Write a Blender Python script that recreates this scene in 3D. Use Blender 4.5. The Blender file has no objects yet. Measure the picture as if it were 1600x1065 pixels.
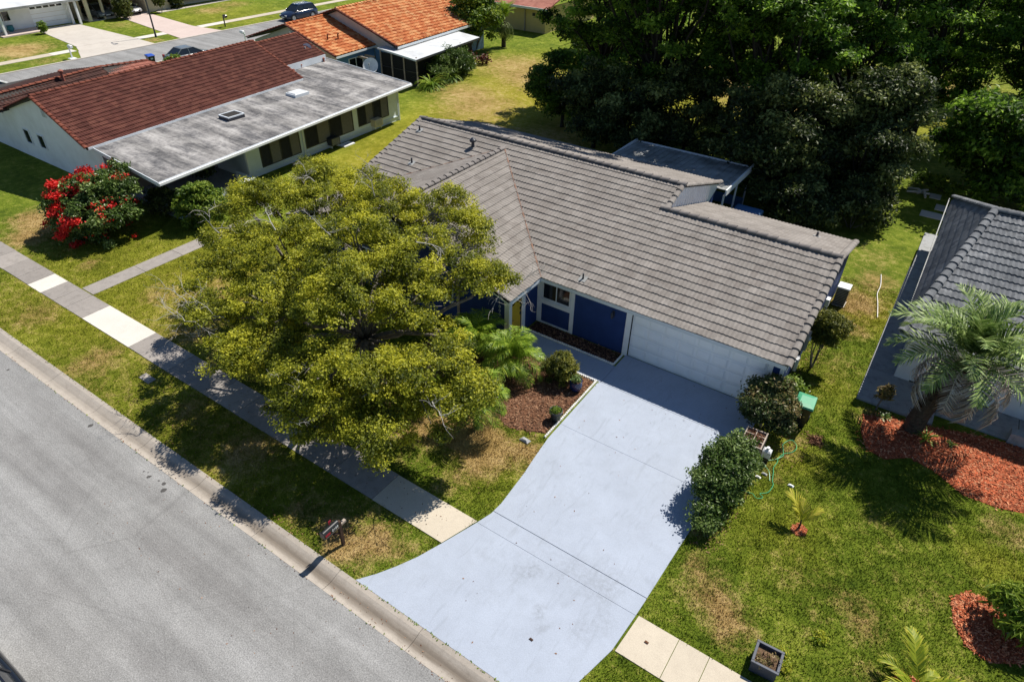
import bpy, math, random
import numpy as np
from mathutils import Vector, Matrix
R = math.radians
scene = bpy.context.scene
COL = scene.collection
random.seed(7)
rng = np.random.default_rng(11)

# ------------------------------------------------------------------ camera, sky, sun
cam_d = bpy.data.cameras.new("camera"); cam = bpy.data.objects.new("camera", cam_d); COL.objects.link(cam)
cam_d.sensor_width = 36.0; cam_d.lens = 36.0 * 1033.05 / 1600.0; cam_d.clip_start = 0.1; cam_d.clip_end = 2000
def cam_axes(p, r, y):
    F = Vector((math.sin(y) * math.cos(p), math.cos(y) * math.cos(p), -math.sin(p)))
    Rt = F.cross(Vector((0, 0, 1))).normalized(); U = Rt.cross(F)
    return Rt * math.cos(r) + U * math.sin(r), -Rt * math.sin(r) + U * math.cos(r), F
_r, _u, _f = cam_axes(R(36.4036), R(1.0894), R(-33.881))
CAM = Vector((8.17, -20.45, 16.48))
cam.matrix_world = Matrix(((_r.x, _u.x, -_f.x, CAM.x), (_r.y, _u.y, -_f.y, CAM.y), (_r.z, _u.z, -_f.z, CAM.z), (0, 0, 0, 1)))
scene.camera = cam
SUN = Vector((0.19, 0.69, 1.0)).normalized()
elev = math.asin(SUN.z); az = math.atan2(SUN.x, SUN.y)
world = bpy.data.worlds.new("World"); scene.world = world; world.use_nodes = True
wn = world.node_tree; bg = wn.nodes["Background"]
sky = wn.nodes.new("ShaderNodeTexSky"); sky.sky_type = 'NISHITA'; sky.sun_disc = False
sky.sun_elevation = elev; sky.sun_rotation = az
sky.air_density = 1.0; sky.dust_density = 0.1; sky.ozone_density = 4.0
wn.links.new(sky.outputs[0], bg.inputs[0]); bg.inputs[1].default_value = 0.068
sl = bpy.data.lights.new("sun", 'SUN'); sl.energy = 5.0; sl.angle = R(0.53); sl.color = (1.0, 0.94, 0.84)
so = bpy.data.objects.new("sun", sl); COL.objects.link(so)
so.rotation_euler = SUN.to_track_quat('Z', 'Y').to_euler(); so.location = (0, 0, 60)
scene.view_settings.view_transform = 'Standard'; scene.view_settings.look = 'None'
scene.view_settings.exposure = 0.38; scene.view_settings.gamma = 1.0
scene.view_settings.use_curve_mapping = False

# ------------------------------------------------------------------ materials
class NT:
    def __init__(s, name):
        s.m = bpy.data.materials.new(name); s.m.use_nodes = True; s.t = s.m.node_tree
        s.b = s.t.nodes["Principled BSDF"]
    def n(s, typ, **k):
        x = s.t.nodes.new(typ)
        for a, v in k.items(): setattr(x, a, v)
        return x
    def L(s, a, b): s.t.links.new(a, b)
    def pos(s):
        return s.n("ShaderNodeNewGeometry").outputs["Position"]
    def scale(s, v, sc):
        m = s.n("ShaderNodeVectorMath", operation='MULTIPLY'); s.L(v, m.inputs[0]); m.inputs[1].default_value = sc
        return m.outputs[0]
    def noise(s, v, scale, detail=4, rough=0.55, dist=0.0):
        x = s.n("ShaderNodeTexNoise"); s.L(v, x.inputs["Vector"]); x.inputs["Scale"].default_value = scale
        x.inputs["Detail"].default_value = detail; x.inputs["Roughness"].default_value = rough; x.inputs["Distortion"].default_value = dist
        return x.outputs["Fac"]
    def ramp(s, f, stops, interp='LINEAR'):
        x = s.n("ShaderNodeValToRGB"); x.color_ramp.interpolation = interp
        e = x.color_ramp.elements
        while len(e) < len(stops): e.new(0.5)
        for i, (p, c) in enumerate(stops):
            e[i].position = p; e[i].color = (c if len(c) == 4 else (*c, 1)) if hasattr(c, '__len__') else (c, c, c, 1)
        s.L(f, x.inputs[0]); return x.outputs[0]
    def mix(s, f, a, b, mode='MIX'):
        x = s.n("ShaderNodeMix", data_type='RGBA', blend_type=mode)
        for i, v in ((0, f), (6, a), (7, b)):
            if hasattr(v, 'is_linked') or hasattr(v, 'links'): s.L(v, x.inputs[i])
            elif i == 0: x.inputs[0].default_value = v
            else: x.inputs[i].default_value = (*v, 1)
        return x.outputs[2]
    def math(s, op, a, b=0.0, clamp=False):
        x = s.n("ShaderNodeMath", operation=op, use_clamp=clamp)
        for i, v in ((0, a), (1, b)):
            if hasattr(v, 'links'): s.L(v, x.inputs[i])
            else: x.inputs[i].default_value = v
        return x.outputs[0]
    def attr(s, name):
        return s.n("ShaderNodeAttribute", attribute_name=name).outputs["Fac"]
    def patches(s, pos, lst, wob=0.6, wscale=0.9, soft=0.45):
        """sum of soft round patches (x, y, r, weight) with a ragged outline"""
        nz = s.n("ShaderNodeTexNoise"); s.L(pos, nz.inputs["Vector"]); nz.inputs["Scale"].default_value = wscale; nz.inputs["Detail"].default_value = 4
        a = s.n("ShaderNodeVectorMath", operation='MULTIPLY_ADD'); s.L(nz.outputs["Color"], a.inputs[0])
        a.inputs[1].default_value = (wob * 2, wob * 2, 0); s.L(pos, a.inputs[2])
        tot = None
        for (x, y, r, w) in lst:
            d = s.n("ShaderNodeVectorMath", operation='DISTANCE'); s.L(a.outputs[0], d.inputs[0]); d.inputs[1].default_value = (x + wob, y + wob, 0)
            mr = s.n("ShaderNodeMapRange", interpolation_type='SMOOTHSTEP'); s.L(d.outputs["Value"], mr.inputs[0])
            mr.inputs[1].default_value = r; mr.inputs[2].default_value = r * (1 - soft) * 0.6; mr.inputs[3].default_value = 0; mr.inputs[4].default_value = w
            tot = mr.outputs[0] if tot is None else s.math('ADD', tot, mr.outputs[0])
        return tot
    def bump(s, h, strength=0.3, dist=0.02):
        x = s.n("ShaderNodeBump"); x.inputs["Strength"].default_value = strength; x.inputs["Distance"].default_value = dist
        s.L(h, x.inputs["Height"]); s.L(x.outputs[0], s.b.inputs["Normal"])
    def out(s, col=None, rough=0.8, spec=0.3, metal=0.0):
        if col is not None:
            if hasattr(col, 'links'): s.L(col, s.b.inputs["Base Color"])
            else: s.b.inputs["Base Color"].default_value = (*col, 1)
        s.b.inputs["Roughness"].default_value = rough; s.b.inputs["Specular IOR Level"].default_value = spec
        s.b.inputs["Metallic"].default_value = metal
        return s.m

def simple(name, c, rough=0.7, var=0.12, scale=3.0, spec=0.3, metal=0.0, bump=0.0, dirt=None, dirtamt=0.5, fine=0):
    t = NT(name); p = t.pos(); n = t.noise(p, scale, 5)
    hi = tuple(min(1, x * (1 + var)) for x in c); lo = tuple(x * (1 - var) for x in c)
    col = t.ramp(n, [(0.3, lo), (0.7, hi)])
    if dirt is not None:
        n2 = t.noise(p, scale * 0.33, 6, 0.65); f = t.ramp(n2, [(0.45, 0.0), (0.75, dirtamt)])
        col = t.mix(f, col, dirt)
    if fine:
        n3 = t.noise(p, fine, 2); f = t.ramp(n3, [(0.3, 0.75), (0.7, 1.2)]); col = t.mix(1.0, col, f, 'MULTIPLY')
    if bump:
        t.bump(t.noise(p, scale * 8, 4), bump, 0.01)
    return t.out(col, rough, spec, metal)

def tile_mat(name, c1, c2, c3, lichen=None):
    t = NT(name); p = t.pos()
    v = t.n("ShaderNodeTexVoronoi"); t.L(p, v.inputs["Vector"]); v.inputs["Scale"].default_value = 2.6
    sep = t.n("ShaderNodeSeparateColor"); t.L(v.outputs["Color"], sep.inputs[0])
    oi = t.n("ShaderNodeObjectInfo").outputs["Random"]
    f = t.math('ADD', t.math('MULTIPLY', sep.outputs[0], 0.6), t.math('MULTIPLY', oi, 0.4))
    col = t.ramp(f, [(0.1, c1), (0.5, c2), (0.9, c3)])
    n = t.noise(p, 0.9, 6, 0.65); col = t.mix(1.0, col, t.ramp(n, [(0.25, 0.78), (0.75, 1.12)]), 'MULTIPLY')
    st = t.noise(t.scale(p, (3.2, .35, 1)), 1.0, 5, 0.7); col = t.mix(1.0, col, t.ramp(st, [(0.3, 0.93), (0.65, 1.03)]), 'MULTIPLY')
    n2 = t.noise(p, 28, 3); col = t.mix(1.0, col, t.ramp(n2, [(0.25, 0.84), (0.75, 1.12)]), 'MULTIPLY')
    if lichen:
        n3 = t.noise(p, 5.0, 6, 0.7); col = t.mix(t.ramp(n3, [(0.55, 0.0), (0.72, 0.7)]), col, lichen)
    t.bump(t.noise(p, 60, 3), 0.35, 0.006)
    return t.out(col, 0.82, 0.25)

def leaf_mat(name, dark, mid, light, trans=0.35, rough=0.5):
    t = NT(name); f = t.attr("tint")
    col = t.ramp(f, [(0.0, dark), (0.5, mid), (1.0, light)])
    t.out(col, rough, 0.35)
    tr = t.n("ShaderNodeBsdfTranslucent"); t.L(col, tr.inputs[0])
    mx = t.n("ShaderNodeMixShader"); mx.inputs[0].default_value = trans
    t.L(t.b.outputs[0], mx.inputs[1]); t.L(tr.outputs[0], mx.inputs[2])
    t.L(mx.outputs[0], t.t.nodes["Material Output"].inputs[0])
    return t.m

DRY = [(-9, -12.6, 5, .28), (-16, -12.5, 5, .25), (-24, -12.6, 5, .22), (-17.5, -7.5, 4.5, .28), (-29, -8.2, 4, .3), (-2.4, -12.6, 2.6, .45), (-1.5, -7.2, 2.8, .4), (-12, -8, 4, .3), (7.1, 4.5, 2.2, .25), (7.2, 11, 3.0, .35), (6.9, -8.4, 1.5, .75), (7.4, -9.0, 1.1, .5), (5.9, -6.6, .7, .4), (6.0, -7.8, .8, .35), (10.3, -6.6, 1.1, .5), (10.6, -7.4, .8, .45), (9.4, -7.6, .6, .3), (13.2, -7.2, .9, .4), (8.6, -6.4, 1.6, .22), (11.8, -5.2, 1.6, .2), (10.4, -3.2, 1.3, .18), (11.3, -8.6, 1.2, .35), (8.0, -8.9, 1.2, .3),
       (7.0, 9.6, 1.6, .85), (7.2, 7.6, 1.3, .7), (7.4, 12.6, 1.4, .5), (6.8, -3.0, .8, .45), (8.9, 1.9, .6, .8), (7.4, -0.9, .9, .45), (7.2, -1.9, .6, .5), (13.6, -1.2, 1.2, .5),
       (0.0, -6.9, 1.1, .75), (-1.2, -7.8, 1.6, .8), (-2.6, -7.2, 1.5, .8), (-1.6, -9.4, 1.0, .4), (-3.8, -8.0, 2.0, .8), (-6, -8, 2.4, .8), (-2.7, -13.1, .8, .9), (-1.9, -12.6, .9, .7), (-3.3, -12.7, .8, .6), (-1.0, -12.3, .6, .4), (-4.6, -12.9, 1.0, .5), (-8.0, -12.4, 1.4, .45), (-11.5, -12.2, 1.2, .35), (-17.0, -12.6, 1.4, .45), (-22, -12.4, 1.5, .4),
       (-31.6, -7.8, 2.6, .95), (-29.9, -9.3, 1.5, .75), (-24.6, -8.7, 1.0, .5), (-19.5, -8.4, 1.6, .35), (-15.5, -9.2, 1.8, .45), (-13.0, -9.6, 1.2, .5), (-17.5, -6.5, 2.2, .35),
       (-24.5, 23, 6.0, .75), (-28.5, 25.5, 4.5, .55), (-21, 18, 4.5, .55), (-29, 35, 7.0, .75), (-25, 31, 5.0, .6), (-16, 20, 5.0, .7), (-6, 40, 9.0, .85), (-1.5, 44, 8.0, .85), (4.8, 30.5, 3.0, .35), (3, 52, 10, .8), (13, 44, 8, .7), (-12, 45, 9, .7), (6.8, 15, 2.5, .3),
       (-71.8, 10.0, 4.6, .9), (-73.5, 5.0, 5.0, .75), (-69, 8.4, 3.0, .5), (-75.0, 22.0, 3.0, .4), (-65.3, 20.0, 1.8, .7), (-74.5, 33.5, 3.6, .7), (-76, 38, 3.5, .5), (-65.2, 9.0, 2.0, .4)]
YEL = [(-8, -12.6, 6, .45), (-20, -12.6, 5, .3), (-22, 14, 11, .75), (-22, 24, 12, .9), (-20, 8, 9, .8), (-26, 34, 12, .85), (-10, 38, 16, .9), (-18, -6, 8, .9), (-26, -7, 6, .45), (-14, -12.6, 6, .35), (-24, -12.6, 6, .4), (7.1, 9.5, 3.0, .8), (7.0, 3, 2.6, .3), (6.9, -2, 2.4, .45), (-14, 20, 9, .5), (6, 44, 20, .6), (8.0, -5.2, 2.2, .3), (-70, 32, 12, .35), (13.6, -2.6, 1.6, .35), (-1, -7.5, 3.5, .35)]
def lawn_mat(name, blade=False):
    t = NT(name); p = t.pos()
    dry = t.patches(p, DRY, 0.7, 0.8, 0.9)
    yel = t.patches(p, YEL, 1.6, 0.25, 1.0)
    nl = t.noise(p, 0.42, 5, 0.6); nm = t.noise(p, 2.4, 5, 0.65, 0.6); nf = t.noise(p, 13.0, 4, 0.7)
    g = t.math('ADD', t.math('MULTIPLY', nl, 0.35), t.math('ADD', t.math('MULTIPLY', nm, 0.4), t.math('MULTIPLY', nf, 0.25)))
    green = t.ramp(g, [(0.36, (.05, .085, .008)), (0.5, (.135, .185, .016)), (0.62, (.27, .31, .04))])
    yell = t.ramp(g, [(0.36, (.15, .15, .012)), (0.5, (.29, .26, .022)), (0.62, (.42, .36, .05))])
    tan = t.ramp(g, [(0.38, (.20, .13, .04)), (0.5, (.38, .26, .10)), (0.62, (.52, .39, .18))])
    col = t.mix(t.math('MULTIPLY', yel, 0.9, True), green, yell)
    fr = t.math('ADD', dry, t.math('MULTIPLY', t.math('SUBTRACT', nm, 0.52), 1.7))
    fr = t.math('ADD', fr, t.math('MULTIPLY', t.math('SUBTRACT', nf, 0.5), 1.6))
    f = t.ramp(fr, [(0.12, 0.0), (0.85, 1.0)])
    col = t.mix(f, col, tan)
    if blade:
        a = t.attr("tint"); col = t.mix(1.0, col, t.ramp(a, [(0.0, 0.62), (0.6, 1.1), (1.0, 1.75)]), 'MULTIPLY')
        t.out(col, 0.75, 0.15)
        tr = t.n("ShaderNodeBsdfTranslucent"); t.L(col, tr.inputs[0]); mx = t.n("ShaderNodeMixShader"); mx.inputs[0].default_value = 0.3
        t.L(t.b.outputs[0], mx.inputs[1]); t.L(tr.outputs[0], mx.inputs[2]); t.L(mx.outputs[0], t.t.nodes["Material Output"].inputs[0])
        return t.m
    h = t.math('ADD', nf, t.math('MULTIPLY', t.noise(p, 45, 3, 0.7), 0.8))
    t.bump(h, 0.9, 0.06)
    return t.out(col, 0.95, 0.1)

SPOTS = [(-13.57, -14.71, .13, 1), (-11.07, -14.66, .05, 1), (-10.45, -14.8, .05, 1), (-10.05, -14.85, .07, 1), (-9.88, -14.8, .06, 1), (-9.7, -14.9, .1, 1), (-9.5, -14.85, .05, .9), (-9.29, -14.8, .07, 1), (-9.04, -14.79, .1, 1), (-8.8, -14.95, .13, 1), (-8.6, -14.85, .05, .8), (-6.41, -16.28, .05, 1), (-19.22, -14.9, .1, .8), (-12.7, -14.9, .06, .5),
         (-1.9, -17.2, .05, 1), (-1.2, -16.6, .035, 1), (-2.5, -16.9, .04, .8), (-4.2, -17.5, .05, 1), (-3.6, -18.3, .05, 1), (-2.9, -18.9, .06, .9), (-1.0, -18.2, .035, 1), (-5.2, -16.4, .04, .7), (-0.4, -17.1, .03, 1)]
def asphalt_mat():
    t = NT("street_asphalt"); p = t.pos()
    n1 = t.noise(p, 0.35, 5, 0.6); band = t.noise(t.scale(p, (0.05, 0.9, 1)), 1.0, 3, 0.5)
    sp = t.noise(p, 26, 3, 0.8); v = t.n("ShaderNodeTexVoronoi"); t.L(p, v.inputs["Vector"]); v.inputs["Scale"].default_value = 42
    base = t.ramp(t.math('ADD', t.math('MULTIPLY', n1, 0.4), t.math('MULTIPLY', band, 0.6)), [(0.36, (.235, .232, .23)), (0.5, (.285, .284, .282)), (0.64, (.335, .335, .335))])
    col = t.mix(1.0, base, t.ramp(sp, [(0.3, 0.62), (0.5, 0.98), (0.7, 1.38)]), 'MULTIPLY')
    col = t.mix(1.0, col, t.ramp(v.outputs["Distance"], [(0.0, 1.25), (0.5, 0.9)]), 'MULTIPLY')
    f = t.patches(p, SPOTS, 0.06, 6.0, 0.3)
    col = t.mix(t.ramp(f, [(0.35, 0.0), (0.6, 0.85)]), col, (.05, .047, .045))
    cr = t.n("ShaderNodeTexVoronoi", feature='DISTANCE_TO_EDGE'); t.L(t.scale(p, (0.22, 0.3, 1)), cr.inputs["Vector"]); cr.inputs["Scale"].default_value = 1.0
    col = t.mix(t.ramp(cr.outputs["Distance"], [(0.0, 0.25), (0.006, 0.0)]), col, (.12, .118, .115))
    wt = t.noise(t.scale(p, (0.08, 1.5, 1)), 1.0, 6, 0.7, 0.3); col = t.mix(1.0, col, t.ramp(wt, [(0.38, 0.86), (0.6, 1.05)]), 'MULTIPLY')
    bl = t.noise(p, 1.3, 6, 0.75); col = t.mix(1.0, col, t.ramp(bl, [(0.35, 0.90), (0.65, 1.06)]), 'MULTIPLY')
    t.bump(sp, 0.6, 0.02)
    return t.out(col, 0.9, 0.2)

def concrete_mat(name, c, stain=(.2, .17, .14), amt=0.45, sc=1.0, spots=None, gutter=False, rnd=0.0, fine=34, marks=False):
    t = NT(name); p = t.pos()
    n1 = t.noise(p, 0.8 * sc, 6, 0.62); n2 = t.noise(p, 3.4 * sc, 6, 0.7, 0.5); n3 = t.noise(p, fine, 3, 0.7)
    col = t.ramp(n1, [(0.3, tuple(x * .93 for x in c)), (0.7, tuple(min(1, x * 1.05) for x in c))])
    col = t.mix(t.ramp(n2, [(0.48, 0.0), (0.75, amt)]), col, stain)
    col = t.mix(1.0, col, t.ramp(n3, [(0.3, 0.88), (0.7, 1.1)]), 'MULTIPLY')
    if rnd:
        oi = t.n("ShaderNodeObjectInfo").outputs["Random"]
        col = t.mix(1.0, col, t.ramp(oi, [(0, 1 - rnd), (1, 1 + rnd)]), 'MULTIPLY')
    if gutter:
        s = t.n("ShaderNodeSeparateXYZ"); t.L(p, s.inputs[0])
        yy = t.math('ADD', s.outputs[1], t.math('MULTIPLY', t.math('SUBTRACT', t.noise(t.scale(p, (0.6, 3, 1)), 2.0, 5, 0.7), 0.5), 0.22))
        f = t.ramp(t.math('MULTIPLY', t.math('ADD', yy, 14.5), 1.4), [(0.12, 0.0), (0.36, 0.75), (0.5, 0.7), (0.72, 0.1)])
        sx = t.n("ShaderNodeMapRange"); t.L(s.outputs[0], sx.inputs[0]); sx.inputs[1].default_value = -16; sx.inputs[2].default_value = -3; sx.inputs[3].default_value = 0.25; sx.inputs[4].default_value = 1.0
        col = t.mix(t.math('MULTIPLY', f, sx.outputs[0]), col, (.11, .085, .062))
    if marks:
        arc = t.n("ShaderNodeTexNoise"); t.L(t.scale(p, (2.2, 0.5, 1)), arc.inputs["Vector"]); arc.inputs["Scale"].default_value = 1.6; arc.inputs["Detail"].default_value = 6; arc.inputs["Distortion"].default_value = 1.6
        col = t.mix(t.ramp(arc.outputs["Fac"], [(0.56, 0.0), (0.78, 0.32)]), col, (.2, .22, .25))
        col = t.mix(t.ramp(t.noise(p, 1.1, 7, .72, .8), [(0.5, 0.0), (0.72, 0.18)]), col, (.26, .28, .31))
        ck = t.n('ShaderNodeTexVoronoi', feature='DISTANCE_TO_EDGE'); t.L(t.scale(p, (0.17, 0.24, 1)), ck.inputs['Vector']); ck.inputs['Scale'].default_value = 1.0; ck.inputs['Randomness'].default_value = 1.0
        col = t.mix(t.ramp(t.math('ADD', ck.outputs['Distance'], t.math('MULTIPLY', t.noise(p, 4, 4), .012)), [(0.004, 0.16), (0.008, 0.0)]), col, (.2, .21, .24))
        f = t.patches(p, [(3.3, -11.6, .35, 1), (3.65, -11.95, .3, .9), (2.2, -11.0, .5, .6), (2.5, -10.7, .4, .6), (4.5, -11.5, .6, .6), (4.9, -10.9, .5, .6), (4.2, -9.95, 1.2, .5), (2.5, -10.1, 1.2, .35), (4.6, -9.9, .6, .35), (3.4, -10.0, .7, .3), (1.7, -12.1, .6, .25), (2.2, -4.2, .03, 1), (2.9, -3.6, .03, 1), (1.4, -6.2, .03, 1)], 0.22, 3.0, 0.6)
        f = t.math('MULTIPLY', f, t.ramp(t.noise(p, 9, 5, .8), [(0.4, 0.0), (0.65, 0.6)]))
        col = t.mix(f, col, (.2, .215, .24))
        vd = t.n("ShaderNodeTexVoronoi"); t.L(p, vd.inputs["Vector"]); vd.inputs["Scale"].default_value = 2.3
        col = t.mix(t.ramp(vd.outputs["Distance"], [(0.02, 0.5), (0.035, 0.0)]), col, (.15, .12, .09))
    t.bump(n3, 0.25, 0.008)
    return t.out(col, 0.85, 0.25)

M = {}
M['lawn'] = lawn_mat("lawn_grass_ground"); M['blade'] = lawn_mat("grass_blades", True)
M['asphalt'] = asphalt_mat()
M['drive'] = concrete_mat("driveway_paint", (.37, .415, .50), (.28, .315, .375), 0.3, 0.9, marks=True)
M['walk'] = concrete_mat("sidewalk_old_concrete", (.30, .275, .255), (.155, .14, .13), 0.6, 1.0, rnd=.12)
M['walk_buff'] = concrete_mat("sidewalk_buff_concrete", (.52, .46, .37), (.36, .31, .25), 0.35, 1.0, rnd=.05)  # paler, warmer concrete tone than the old slabs
M['walk_new'] = concrete_mat("sidewalk_new_concrete", (.64, .60, .55), (.5, .46, .4), 0.25, 1.0)
M['curb'] = concrete_mat("gutter_concrete", (.40, .36, .315), (.24, .21, .18), 0.5, 1.2, gutter=True, rnd=.05)
M['far_conc'] = concrete_mat("far_driveway_concrete", (.52, .48, .43), (.38, .33, .29), 0.5, 0.25, rnd=.03)
M['pink_conc'] = concrete_mat("pink_concrete", (.56, .46, .42), (.42, .32, .28), 0.4, 0.5)
M['patio_conc'] = concrete_mat("stained_patio_concrete", (.34, .35, .36), (.12, .12, .12), 0.65, 1.0)
M['white'] = simple("white_trim_paint", (.80, .82, .84), 0.5, .05, 2.0, dirt=(.5, .5, .48), dirtamt=.25)
M['white_wall'] = simple("white_stucco", (.80, .82, .84), 0.85, .05, 1.5, bump=.5, dirt=(.42, .42, .4), dirtamt=.35)
M['lh_wall'] = simple("pale_blue_white_wall", (.76, .83, .87), 0.8, .05, 1.2, bump=.3, dirt=(.4, .43, .44), dirtamt=.3)
M['navy'] = simple("navy_stucco", (.017, .045, .165), 0.75, .12, 2.0, bump=.6)
M['door_white'] = simple("garage_door_white", (.88, .92, .96), 0.45, .04, 1.0)
M['yellow'] = simple("yellow_door_paint", (.62, .42, .035), 0.5, .1, 4)
M['dark'] = simple("dark_interior", (.012, .013, .016), 0.8, .2, 2)
M['black'] = simple("black_plastic", (.015, .016, .018), 0.35, .1, 5, spec=.5)
M['black_metal'] = simple("black_metal", (.03, .035, .05), 0.4, .1, 5, spec=.5)
M['tile'] = tile_mat("grey_concrete_tile", (.215, .192, .176), (.25, .228, .21), (.295, .27, .25))
M['tile_cap'] = tile_mat("grey_ridge_tile", (.17, .155, .15), (.20, .183, .176), (.24, .22, .21))
M['tile_dark'] = tile_mat("charcoal_tile", (.11, .12, .135), (.16, .17, .185), (.24, .25, .265), lichen=(.035, .037, .04))
M['tile_maroon'] = tile_mat("maroon_tile", (.075, .024, .017), (.115, .038, .028), (.17, .065, .045))
M['tile_maroon_cap'] = tile_mat("maroon_cap_tile", (.12, .032, .02), (.17, .05, .03), (.23, .075, .045))
M['tile_brown'] = tile_mat("dark_brown_tile", (.04, .018, .015), (.06, .027, .022), (.09, .04, .03))  # darker and browner than the main maroon tiles
M['tile_salmon'] = tile_mat("salmon_tile", (.3, .11, .08), (.38, .15, .11), (.45, .2, .15))
M['tile_orange'] = tile_mat("orange_clay_tile", (.36, .085, .025), (.52, .17, .055), (.66, .36, .16))
M['valley'] = simple("rusty_valley_metal", (.22, .12, .08), .7, .4, 6)
M['under'] = simple("roof_underlay", (.05, .045, .042), .9, .2, 3)
M['fascia'] = simple("white_fascia", (.66, .71, .76), .5, .05, 2)
M['metal_white'] = simple("white_sheet_metal", (.66, .68, .70), .4, .06, 2, spec=.4, dirt=(.3, .3, .29), dirtamt=.5)
M['metal_grey'] = simple("weathered_sheet_metal", (.36, .37, .37), .55, .2, 2, spec=.4, dirt=(.07, .07, .06), dirtamt=.85)
M['alu'] = simple("bare_aluminium", (.55, .56, .57), .4, .1, 4, metal=.6)
M['glass'] = simple("dark_window_glass", (.012, .015, .02), .08, .2, 1, spec=.6)
M['glass_brown'] = simple("brown_screen", (.035, .03, .022), .5, .2, 3)
M['louver'] = simple("louvre_glass_beige", (.27, .24, .17), .35, .1, 5)
M['louver_dark'] = simple("louvre_glass_dark", (.05, .047, .036), .3, .2, 5)
M['bark'] = simple("grey_bark", (.17, .15, .13), .9, .35, 7, bump=.8)
M['bark_pale'] = simple("pale_twig_bark", (.42, .40, .37), .9, .2, 7)
M['bark_dark'] = simple("dark_bark", (.035, .03, .025), .95, .35, 6, bump=.8)
M['palm_bark'] = simple("palm_trunk_bark", (.07, .055, .04), .95, .4, 12, bump=1.0)
M['mulch_brown'] = simple("brown_mulch", (.15, .068, .035), .95, .4, 9, dirt=(.05, .025, .015), dirtamt=.5, fine=45)
M['mulch_dark'] = simple("dark_mulch", (.06, .028, .018), .95, .4, 9, fine=45)
M['mulch_red'] = simple("red_dyed_mulch", (.42, .10, .04), .95, .3, 5, dirt=(.13, .06, .03), dirtamt=.75, fine=45)
M['chip_brown'] = leaf_mat("brown_wood_chips", (.08, .035, .02), (.19, .09, .05), (.38, .22, .13), 0.0, .9)
M['chip_red'] = leaf_mat("red_wood_chips", (.16, .04, .02), (.50, .12, .045), (.66, .32, .17), 0.0, .9)
M['soil'] = simple("potting_soil", (.12, .075, .045), .95, .4, 12, fine=60)
M['leaf_tree'] = leaf_mat("olive_tree_leaves", (.065, .09, .013), (.24, .27, .02), (.62, .60, .05), .48)
M['leaf_forest'] = leaf_mat("deep_green_leaves", (.014, .034, .004), (.08, .17, .016), (.36, .55, .07), .55)
M['leaf_forest2'] = leaf_mat("grey_green_leaves", (.014, .026, .006), (.055, .085, .018), (.30, .34, .10), .35)
M['leaf_shrub'] = leaf_mat("glossy_shrub_leaves", (.025, .05, .01), (.085, .15, .025), (.25, .33, .10), .3, .38)
M['leaf_topiary'] = leaf_mat("clipped_shrub_leaves", (.03, .045, .006), (.11, .13, .014), (.32, .30, .04), .25)
M['leaf_bright'] = leaf_mat("bright_shrub_leaves", (.045, .09, .01), (.14, .23, .022), (.34, .42, .05), .35)
M['leaf_bronze'] = leaf_mat("bronze_green_leaves", (.025, .045, .012), (.08, .12, .03), (.30, .22, .09), .22, .4)
M['flower_red'] = leaf_mat("red_bracts", (.35, .012, .01), (.62, .02, .015), (.85, .045, .03), .3)
M['leaf_redplant'] = leaf_mat('dull_red_leaves', (.06, .02, .01), (.2, .04, .025), (.35, .08, .05), .2)
M['leaf_croton'] = leaf_mat("croton_leaves", (.05, .06, .015), (.2, .16, .05), (.42, .3, .16), .2)
M['frond'] = leaf_mat("green_fronds", (.05, .12, .01), (.19, .31, .022), (.46, .56, .07), .35)
M['frond_grey'] = leaf_mat("silver_green_fronds", (.045, .08, .015), (.16, .25, .055), (.46, .56, .2), .15)
M['frond_dry'] = leaf_mat("dry_fronds", (.14, .11, .09), (.36, .31, .27), (.66, .60, .55), .2)
M['frond_yellow'] = leaf_mat("yellow_green_fronds", (.13, .24, .014), (.44, .47, .035), (.80, .70, .13), .45)
M['hose'] = simple("green_hose", (.07, .38, .18), .4, .1, 4, spec=.5)
M['bin_green'] = simple("green_bin_lid", (.05, .30, .16), .45, .08, 4, spec=.5)
M['bin_blue'] = simple("blue_bin_lid", (.02, .08, .42), .4, .08, 4, spec=.5)
M['pot_blue'] = simple("glazed_navy_pot", (.008, .02, .085), .15, .1, 4, spec=.6)
M['pot_black'] = simple("black_pot", (.03, .033, .036), .4, .1, 4, spec=.5)
M['slate'] = simple("slate_planter", (.055, .065, .09), .55, .15, 4)
M['wood_old'] = simple("weathered_wood", (.36, .30, .25), .8, .25, 8)
M['wood_dark'] = simple("dark_post_wood", (.06, .035, .025), .85, .25, 8)
M['cream'] = simple("cream_stucco", (.66, .58, .42), .85, .06, 1.0, bump=.3)
M['cream_dark'] = simple("beige_stucco", (.42, .36, .27), .85, .06, 1.0)
M['mustard'] = simple("yellow_stucco", (.62, .48, .22), .85, .08, .7)
M['bh_blue'] = simple("mid_blue_wall", (.10, .22, .42), .8, .08, 1.0)
M['bh_pale'] = simple("pale_blue_wall", (.27, .40, .58), .8, .06, 1.0)
M['bh_white'] = simple("off_white_gable", (.56, .52, .47), .8, .08, 1.2)
M['flatroof'] = None
M['rubber'] = simple("tyre_rubber", (.02, .02, .02), .8, .1, 4)
M['rim'] = simple("alloy_rim", (.45, .46, .48), .3, .05, 4, metal=.8)
M['car_navy'] = simple("navy_car_paint", (.012, .022, .055), .18, .05, 1, spec=.7)
M['car_white'] = simple("white_car_paint", (.74, .75, .76), .2, .03, 1, spec=.6)
M['car_black'] = simple("black_car_paint", (.008, .009, .013), .15, .05, 1, spec=.7)
M['car_silver'] = simple("silver_car_paint", (.5, .51, .53), .25, .05, 1, metal=.5)
M['car_grey'] = simple("grey_car_paint", (.13, .15, .17), .2, .05, 1, spec=.7)
M['lamp_glass'] = simple("headlight_glass", (.6, .62, .65), .1, .05, 1, spec=.6)
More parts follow.
